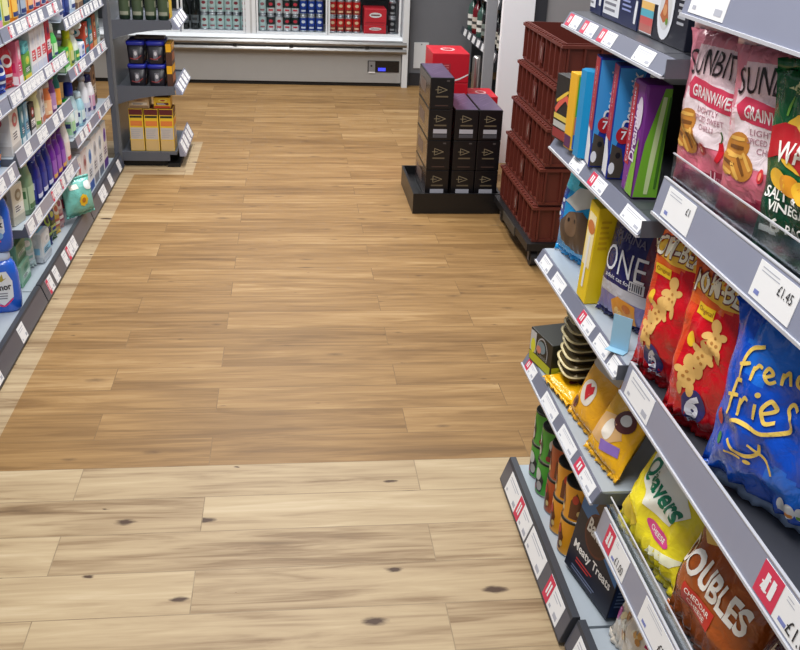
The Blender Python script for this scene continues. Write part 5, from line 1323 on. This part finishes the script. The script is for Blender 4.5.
for k, (y, c, cc, lab) in enumerate(((3.905, (40, 52, 120), ((160, 190, 90), (30, 30, 70)), 'dark blue pouch with green print on the bottom left shelf'),
        (3.985, (60, 90, 60), ((40, 60, 150), (200, 210, 120)), 'dark green and blue pouch on the bottom left shelf'),
        (4.062, (226, 190, 96), ((240, 230, 210), (200, 110, 90)), 'yellow pouch beside the turquoise bag'),
        (4.135, (214, 170, 170), ((240, 226, 226), (170, 90, 110)), 'pink pouch beside the turquoise bag'))):
    softbag('refill_pouch', lab, 0.078, 0.17, 0.034, c, cc, (LX(.05, .012), y, Mx['base']), -0.25, 60+k, group=G2, cat='pouch')
def nappies():
    def art(mb, f):
        for k in range(8):
            a = k*PI/4; mb.disc(0.0+0.018*math.cos(a), 0.06+0.018*math.sin(a), 0.010, 0.010, f, ink((236, 190, 40)), 0.0014+0.0001*k, 0.01, n=10)
        mb.disc(0, 0.06, 0.012, 0.012, f, ink((190, 120, 40)), 0.003, 0.01); mb.disc(0.05, 0.12, 0.03, 0.02, f, ink((236, 240, 240)), 0.0014, 0.012)
        mb.rect(-0.06, -0.01, 0.115, 0.135, f, ink((236, 236, 226)), 0.0014, 0.012)
    bag('wipes_bag', 'turquoise bag with a yellow flower leaning over the bottom left shelf', 'bag', 0.17, 0.15, 0.075, (120, 196, 186), art, 66, 0.006, (-0.936, 4.245, 0.0822), 'L', -0.14, -0.62, G2, hs=0.010, nu=20, nv=22)
nappies()
# second shelf: dark blue and purple bottles
pack('wipes_pack', 'cream pack at the near end of the second middle-left shelf', 0.09, 0.10, 0.15, (226, 222, 206), ((190, 186, 170), (236, 236, 230), (150, 140, 120)), (LX(.10, .02), 3.515, Mx['a']), -0.2, 71, group=G2)
bottle('fabric_softener_bottle', 'clear green bottle with grey cap at the near end of the second left shelf', 0.095, 0.065, 0.22, (120, 150, 120), (200, 210, 200), (170, 196, 166), (LX(.065), 3.635, Mx['a']), accent=(60, 110, 70), group=G2)
names = ('first', 'second', 'third', 'fourth')
proto = {}
for k in range(3):
    lab = ('dark blue bottle with white label, nearest of three', 'dark blue bottle, middle of three on the second left shelf', 'dark blue bottle next to the purple bottles')[k]
    if 'b' not in proto: proto['b'] = bottle('fabric_softener_bottle', lab, 0.085, 0.065, 0.215, (26, 36, 124), (30, 60, 190), (40, 56, 150), (LX(.065), 3.765, Mx['a']), cap_h=0.045, accent=(210, 214, 236), group='dark blue and purple bottles')
    else: copy_thing(proto['b'], lab, (LX(.065), 3.765+0.095*k, Mx['a']))
for k in range(3):
    lab = ('purple bottle next to the dark blue bottles', 'purple bottle, middle of three on the second left shelf', 'purple bottle farthest from the blue ones')[k]
    if 'p' not in proto: proto['p'] = bottle('fabric_softener_bottle', lab, 0.08, 0.06, 0.205, (104, 40, 150), (80, 30, 130), (150, 90, 190), (LX(.06), 4.045, Mx['a']), cap_h=0.04, accent=(222, 170, 80), group='dark blue and purple bottles')
    else: copy_thing(proto['p'], lab, (LX(.06), 4.045+0.09*k, Mx['a']))
bottle('cleaner_bottle', 'white bottle at the far end of the second middle-left shelf', 0.08, 0.06, 0.21, (232, 228, 224), (236, 236, 236), (236, 220, 214), (LX(.06), 4.322, Mx['a']), accent=(200, 70, 60), group=G2)
# third shelf
pack('dishwasher_box', 'large white box with a grey swirl, near end of the third middle-left shelf', 0.12, 0.15, 0.165, (226, 222, 218), ((200, 192, 186), (236, 234, 232), (190, 90, 100)), (LX(.15), 3.515, Mx['b']), 0, 81, cat='box', bev=0.002, group=G2)
for k in range(2):
    pack('toothpaste_box', ('teal and white tall box beside the large white box', 'pale blue tall box beside the teal one')[k], 0.05, 0.09, 0.145, ((60, 130, 150), (120, 170, 200))[k], ((226, 236, 240), (40, 90, 120), (180, 210, 220)), (LX(.09, -.0), 3.62+0.065*k, Mx['b']), 0, 83+k, cat='box', bev=0.002, group=G2)
pack('air_freshener_box', 'black and white boxed air freshener on the third middle-left shelf', 0.075, 0.09, 0.125, (30, 30, 36), ((220, 214, 216), (236, 232, 232), (150, 40, 50)), (LX(.09), 3.77, Mx['b']), 0, 86, cat='box', bev=0.002, group=G2)
bottle('air_freshener_can', 'cream and green tall spray can on the third middle-left shelf', 0.066, 0.066, 0.185, (226, 224, 170), (214, 206, 150), (230, 226, 190), (LX(.066), 3.885, Mx['b']), cap_h=0.04, power=2, neck=0.46, accent=(110, 170, 70), group=G2, cat='spray can')
pack('air_freshener_box', 'white box with grey print between the spray cans', 0.085, 0.09, 0.14, (226, 224, 226), ((200, 110, 80), (190, 190, 196), (160, 160, 170)), (LX(.09, .01), 3.985, Mx['b']), 0.1, 88, cat='box', bev=0.002, group=G2)
bottle('air_freshener_can', 'orange spray can with silver cap on the third middle-left shelf', 0.06, 0.06, 0.155, (226, 130, 80), (196, 190, 190), (240, 190, 150), (LX(.06), 4.085, Mx['b']), cap_h=0.03, power=2, neck=0.46, accent=(250, 226, 190), group=G2, cat='spray can')
bottle('air_freshener_can', 'purple spray can with green cap on the third middle-left shelf', 0.056, 0.056, 0.18, (122, 70, 130), (90, 160, 70), (180, 140, 190), (LX(.056), 4.17, Mx['b']), cap_h=0.035, power=2, neck=0.46, accent=(230, 200, 220), group=G2, cat='spray can')
bottle('air_freshener_can', 'teal spray can with orange label at the far end of the third shelf', 0.056, 0.056, 0.18, (36, 110, 104), (60, 120, 120), (232, 150, 60), (LX(.056), 4.265, Mx['b']), cap_h=0.035, power=2, neck=0.46, accent=(240, 190, 90), group=G2, cat='spray can')
# fourth shelf
pack('laundry_box', 'dark magenta box at the near end of the fourth middle-left shelf', 0.11, 0.14, 0.17, (150, 26, 70), ((190, 40, 90), (110, 20, 50), (220, 110, 150)), (LX(.14, .09), 3.50, Mx['c']), 0, 91, cat='box', bev=0.002, group=G2)
softbag('wipes_bag', 'blue and white pack at the front of the fourth middle-left shelf', 0.105, 0.12, 0.06, (40, 80, 200), ((230, 236, 246), (20, 40, 130)), (LX(.06, .012), 3.495, Mx['c']), -0.3, 92, group=G2)
softbag('wipes_bag', 'red and white pack beside the blue pack on the fourth shelf', 0.10, 0.14, 0.05, (214, 44, 56), ((244, 240, 240), (180, 20, 40)), (LX(.05, .014), 3.605, Mx['c']), -0.3, 93, group=G2)
pack('laundry_box', 'pink and white box on the fourth middle-left shelf', 0.055, 0.10, 0.16, (226, 120, 150), ((246, 236, 240), (214, 50, 110), (240, 200, 214)), (LX(.10), 3.685, Mx['c']), 0, 94, cat='box', bev=0.002, group=G2)
pack('sponge_pack', 'green and yellow sponge pack on the fourth middle-left shelf', 0.10, 0.10, 0.10, (96, 160, 60), ((226, 206, 60), (50, 110, 60), (190, 210, 90)), (LX(.10), 3.79, Mx['c']), 0, 95, group=G2)
pack('sponge_pack', 'aqua topped pack standing on the green and yellow sponges', 0.105, 0.105, 0.035, (110, 206, 210), ((60, 170, 180), (150, 226, 226), (60, 150, 160)), (LX(.105), 3.79, Mx['c']+0.101), 0.08, 96, group=G2)
for k in range(3):
    pack('tablet_carton', ('tall white carton with red logo, nearest of the three', 'tall white carton with red logo, middle of the three', 'tall white carton with red logo, next to the red and navy box')[k], 0.075, 0.12, 0.175, (236, 234, 238), ((206, 210, 226), (214, 60, 76), (226, 226, 232)), (LX(.12), 3.90+0.085*k, Mx['c']), 0, 97, cat='box', bev=0.002, group='white cartons with red logos')
pack('tablet_carton', 'red and navy carton at the far end of the fourth middle-left shelf', 0.075, 0.12, 0.18, (200, 40, 62), ((30, 34, 90), (236, 226, 230), (170, 20, 50)), (LX(.12), 4.16, Mx['c']), 0, 99, cat='box', bev=0.002, group=G2)
bottle('cleaner_bottle', 'small green bottle at the far end of the fourth middle-left shelf', 0.075, 0.055, 0.14, (80, 190, 90), (226, 236, 226), (210, 240, 200), (LX(.055), 4.29, Mx['c']), group=G2)
# fifth shelf
pack('sponge_pack', 'turquoise pack at the near end of the top middle-left shelf', 0.10, 0.10, 0.15, (70, 180, 206), ((226, 150, 180), (40, 110, 160), (160, 220, 236)), (LX(.10, -.0), 3.485, Mx['d']), 0, 101, group=G2)
for k, (y, b_, c_, l_, lab) in enumerate(((3.61, (206, 206, 70), (120, 160, 60), (236, 236, 170), 'yellow green bottle on the top middle-left shelf'), (3.73, (240, 140, 30), (250, 190, 40), (250, 200, 90), 'bright orange bottle nearest on the top middle-left shelf'),
        (3.85, (90, 110, 150), (226, 120, 40), (170, 186, 206), 'grey blue bottle with orange cap on the top middle-left shelf'), (3.96, (232, 110, 40), (236, 150, 60), (244, 190, 130), 'orange bottle beside the red bottles'),
        (4.07, (206, 40, 44), (226, 226, 220), (240, 200, 200), 'red bottle nearest on the top middle-left shelf'), (4.17, (214, 60, 70), (190, 30, 40), (236, 226, 226), 'red bottle with red cap on the top middle-left shelf'), (4.28, (200, 60, 66), (240, 236, 236), (240, 220, 214), 'red bottle at the far end of the top middle-left shelf'))):
    bottle('cleaner_bottle', lab, 0.085, 0.06, 0.20-0.006*k, b_, c_, l_, (LX(.06), y, Mx['d']), group=G2)

# ---- near bay: two big blue bottles stacked, blue packs on the shelf above
def big_bottle(label, loc, kind, yaw):
    T = thing('detergent_bottle', label, 'bottle', loc, (0, 0, yaw), 'large blue detergent bottles')
    w, d, h = 0.17, 0.085, 0.225
    mb = MB(); m = mat((36, 96, 206), 0.22, coat=0.4, var=0.05)
    mb.lathe([(w*0.44, 0), (w*0.49, 0.012), (w*0.5, 0.05), (w*0.49, h*0.62), (w*0.44, h*0.78), (w*0.36, h*0.86)], m, 1, d/w, power=3, n=32); mb.build('body', T)
    mb = MB(); cc = (90, 170, 236) if kind == 0 else (190, 206, 232)
    mb.lathe([(w*0.36, h*0.855), (w*0.38, h*0.88), (w*0.37, h*0.97), (w*0.32, h)], plas(cc), 1, d/w*1.05, power=2.6, n=28); mb.build('cap', T)
    mb = MB(); f = lambda u, v, l: (u, -(d/2)*(1-min(1, abs(u)/(w/2))**3)**(1/3)-0.001-l, v)
    if kind == 0:
        mb.art([(-0.06, 0.13), (-0.03, 0.165), (0.03, 0.165), (0.064, 0.13), (0.066, 0.075), (0.03, 0.03), (-0.03, 0.03), (-0.064, 0.075)], f, card((206, 222, 240)), 0, 0.015)
        mb.rect(-0.066, 0.066, 0.085, 0.122, f, card((232, 236, 242)), 0.0006, 0.015); mb.text('Flex', 0.034-0.002, 0.104, 0.062, 0.024, f, BLKINK, 0.0012, bold=0.03)
        mb.disc(0.042, 0.062, 0.018, 0.014, f, ink((120, 170, 226)), 0.0008, 0.012); mb.rect(-0.055, 0.05, 0.040, 0.046, f, ink((222, 60, 110)), 0.0012, 0.02)
    else:
        mb.art([(0.006, 0.155), (0.05, 0.158), (0.066, 0.12), (0.064, 0.06), (0.03, 0.03), (-0.004, 0.05), (-0.002, 0.11)], f, card((232, 234, 238)), 0, 0.012)
        mb.text('lenor', 0.032, 0.100, 0.058, 0.024, f, BLKINK, 0.0010, rot=0.1, bold=0.03); mb.art([(0.02, 0.125), (0.035, 0.15), (0.038, 0.13), (0.05, 0.135), (0.03, 0.12)], f, ink((180, 160, 60)), 0.0008)
        bars(mb, f, 0.012, 0.05, 0.055, 0.083, 3, GREYINK, 0.0009, 5); mb.disc(-0.034, 0.145, 0.024, 0.020, f, ink((226, 40, 110)), 0.0004, 0.012); mb.ribbon([(0.0, 0.045), (0.03, 0.028), (0.062, 0.055)], 0.006, f, ink((226, 50, 120)), 0.0008)
        for k in range(4): mb.disc(-0.05+0.022*k, 0.022+0.012*(k % 2), 0.004, 0.006, f, ink((170, 200, 240)), 0.0006, 0.012)
    mb.build('label', T)
    return T
big_bottle('large blue bottle with pink disc on its label, standing on the bottom left deck', (-1.043, 3.265, 0.0556), 1, 0.12)
big_bottle('large blue bottle with pale blue cap stacked on the other blue bottle', (-1.047, 3.270, 0.2812), 0, 0.14)
softbag('wipes_bag', 'blue and white pack at the front of the lower near-left shelf', 0.12, 0.11, 0.07, (50, 110, 210), ((226, 236, 246), (30, 60, 160)), (-1.025, 3.225, 0.5386), -0.3, 111, group='blue packs on the near left shelf')
softbag('wipes_bag', 'blue and white pack at the rear of the lower near-left shelf', 0.12, 0.12, 0.07, (60, 130, 220), ((226, 236, 246), (240, 150, 60)), (-1.030, 3.355, 0.5386), -0.3, 112, group='blue packs on the near left shelf')

# ---- end unit: tubs, yellow cartons, bottles
def end_goods():
    t0 = None
    X0, Y0 = -0.812, 5.43
    for lv in range(2):
        for r in range(2):
            for c in range(2):
                lab = 'dark tub with blue lid, %s %s of the %s row on the end shelf' % (('left', 'right')[c], ('near one', 'far one')[r], ('lower', 'upper')[lv])
                loc = (X0+0.105*c, Y0+0.105*r, 0.4406+lv*0.122)
                if t0 is None:
                    t0 = thing('treat_tub', lab, 'tub', loc, group='dark tubs with blue lids')
                    mb = MB(); mb.lathe([(0.040, 0), (0.042, 0.004), (0.047, 0.10)], mat((28, 26, 34), 0.35, var=0.06), power=5, n=28)
                    fb = lambda u, v, l: (u, -0.0405-0.005*v/0.1-l*1.5-0.0006, v)
                    mb.rect(-0.012, 0.012, 0.02, 0.075, fb, ink((120, 120, 130)), 0.0006); mb.disc(0.0, 0.055, 0.008, 0.012, fb, ink((214, 214, 220)), 0.001); mb.ribbon([(-0.03, 0.03), (0.0, 0.025), (0.03, 0.045)], 0.006, fb, ink((150, 60, 60)), 0.001)
                    fr_ = lambda u, v, l: (0.0405+0.005*v/0.1+l*1.5+0.0006, u, v)
                    mb.ribbon([(-0.03, 0.05), (0.0, 0.06), (0.03, 0.075)], 0.012, fr_, ink((214, 210, 206)), 0.001); mb.rect(-0.03, 0.03, 0.015, 0.035, fr_, ink((150, 90, 60)), 0.0006); mb.build('body', t0)
                    mb = MB(); mb.lathe([(0.0485, 0.098), (0.051, 0.101), (0.051, 0.113), (0.046, 0.119), (0.010, 0.1195)], plas((30, 40, 150)), power=5, n=28); mb.build('lid', t0)
                else: copy_thing(t0, lab, loc)
    pr = None
    for lv in range(2):
        lab = 'orange and yellow carton beside the tubs, %s one on the end shelf' % ('lower', 'upper')[lv]
        carton('treat_carton', lab, 'box', 0.03, 0.15, 0.115, (84, 54, 40), lambda mb: (mb.rect(-0.014, 0.014, 0.07, 0.113, front(0.15), ink((244, 180, 30))), mb.rect(-0.07, 0.07, 0.075, 0.113, side(0.03), ink((244, 180, 30))), mb.rect(-0.06, 0.06, 0.02, 0.06, side(0.03), ink((190, 110, 60))), mb.rect(-0.013, 0.013, -0.07, 0.07, top(0.115), ink((244, 180, 30)))), (X0+0.175, Y0+0.03, 0.4406+lv*0.1162), 'C', group='orange cartons on the end shelf')
    carton('treat_carton', 'dark brown carton lying across the upper tubs with an orange end', 'box', 0.16, 0.07, 0.012, (70, 50, 36), None, (X0+0.07, Y0+0.06, 0.6846), 'C')
    # yellow cartons below
    c0 = None; nm = ('left', 'middle', 'right')
    for k in range(3):
        lab = '%s one of three yellow cartons with dark red tops on the end unit' % nm[k]
        loc = (-0.835+0.082*k, 5.44, 0.0856)
        if c0 is None:
            w, d, h = 0.076, 0.13, 0.235
            def art(mb):
                f, s = front(d), side(w)
                for F, a in ((f, w/2), (s, d/2)):
                    mb.rect(-a+0.002, a-0.002, h*0.86, h-0.002, F, ink((96, 28, 30))); mb.rect(-a*0.86, a*0.86, h*0.79, h*0.84, F, ink((40, 40, 30))); mb.rect(-a*0.84, a*0.84, h*0.60, h*0.72, F, ink((226, 130, 60)))
                    bars(mb, F, -a*0.8, a*0.8, h*0.32, h*0.54, 5, ink((180, 176, 176)), 0.0008, 3); mb.rect(-a*0.95, a*0.95, 0.003, h*0.26, F, ink((214, 180, 120))); mb.rect(-a*0.9, a*0.9, h*0.28, h*0.56, F, ink((200, 190, 180)), 0.0005)
                mb.rect(-w/2+0.003, w/2-0.003, -d/2+0.003, d/2-0.003, top(h), ink((110, 34, 34)))
            c0 = carton('biscuit_carton', lab, 'box', w, d, h, (236, 196, 50), art, loc, 'C', group='yellow cartons on the end unit')
        else: copy_thing(c0, lab, loc)
    for k, (x, w, c, cc, lab) in enumerate(((-0.815, 0.11, (206, 180, 140), ((150, 120, 90), (226, 214, 196), (190, 150, 110)), 'cream carton lying on top of the left yellow carton'), (-0.69, 0.09, (236, 190, 40), ((190, 60, 40), (96, 40, 40), (240, 220, 90)), 'yellow and red carton lying on top of the right yellow cartons'))):
        carton('biscuit_carton', lab, 'box', w, 0.11, 0.06, c, packart(w, 0.11, 0.06, cc, 5+k), (x, 5.445, 0.3215), 'C')
    def art(mb, f):
        for k, c in enumerate(((60, 110, 60), (200, 60, 40), (40, 60, 130), (236, 130, 30))): mb.disc(-0.03+0.02*k, 0.05+0.03*k, 0.022, 0.018, f, ink(c), 0.0014+0.0003*k, 0.012)
    b = bag('snack_bag', 'yellow printed bag hanging over the front edge beside the yellow cartons', 'bag', 0.12, 0.21, 0.05, (226, 190, 50), art, 121, 0.006, (-0.672, 5.60, 0.0856), 'L', -0.10, -0.3, None, hs=0.010, nu=16, nv=18)
    # green bottles on the top shelf
    p = None
    for k in range(4):
        lab = 'dark green bottle on the top end shelf, %s from the left' % ('first', 'second', 'third', 'fourth')[k]
        loc = (-0.862+0.068*k, 5.45, 0.7856)
        if p is None: p = bottle('sauce_bottle', lab, 0.058, 0.058, 0.22, (24, 44, 26), (70, 60, 30), (70, 84, 60), loc, power=2, group='green bottles on the top end shelf', accent=(150, 150, 130), side_='C')
        else: copy_thing(p, lab, loc)
    carton('biscuit_carton', 'yellow packet at the front edge of the top end shelf', 'box', 0.05, 0.10, 0.13, (236, 196, 50), packart(0.05, 0.10, 0.13, ((190, 60, 40), (60, 90, 60), (240, 230, 120)), 9), (-0.655, 5.56, 0.7856), 'C')
end_goods()

# goods of the far right-hand bay stand with their fronts over the sloping ticket strips
for o in list(COL.objects):
    if o.parent is None and o.type == 'MESH' and 'category' in o and 0.6 < o.location.x < 0.84 and 1.56 < o.location.y < 2.17 and 0.40 < o.location.z < 1.1:
        o.location.x -= 0.016
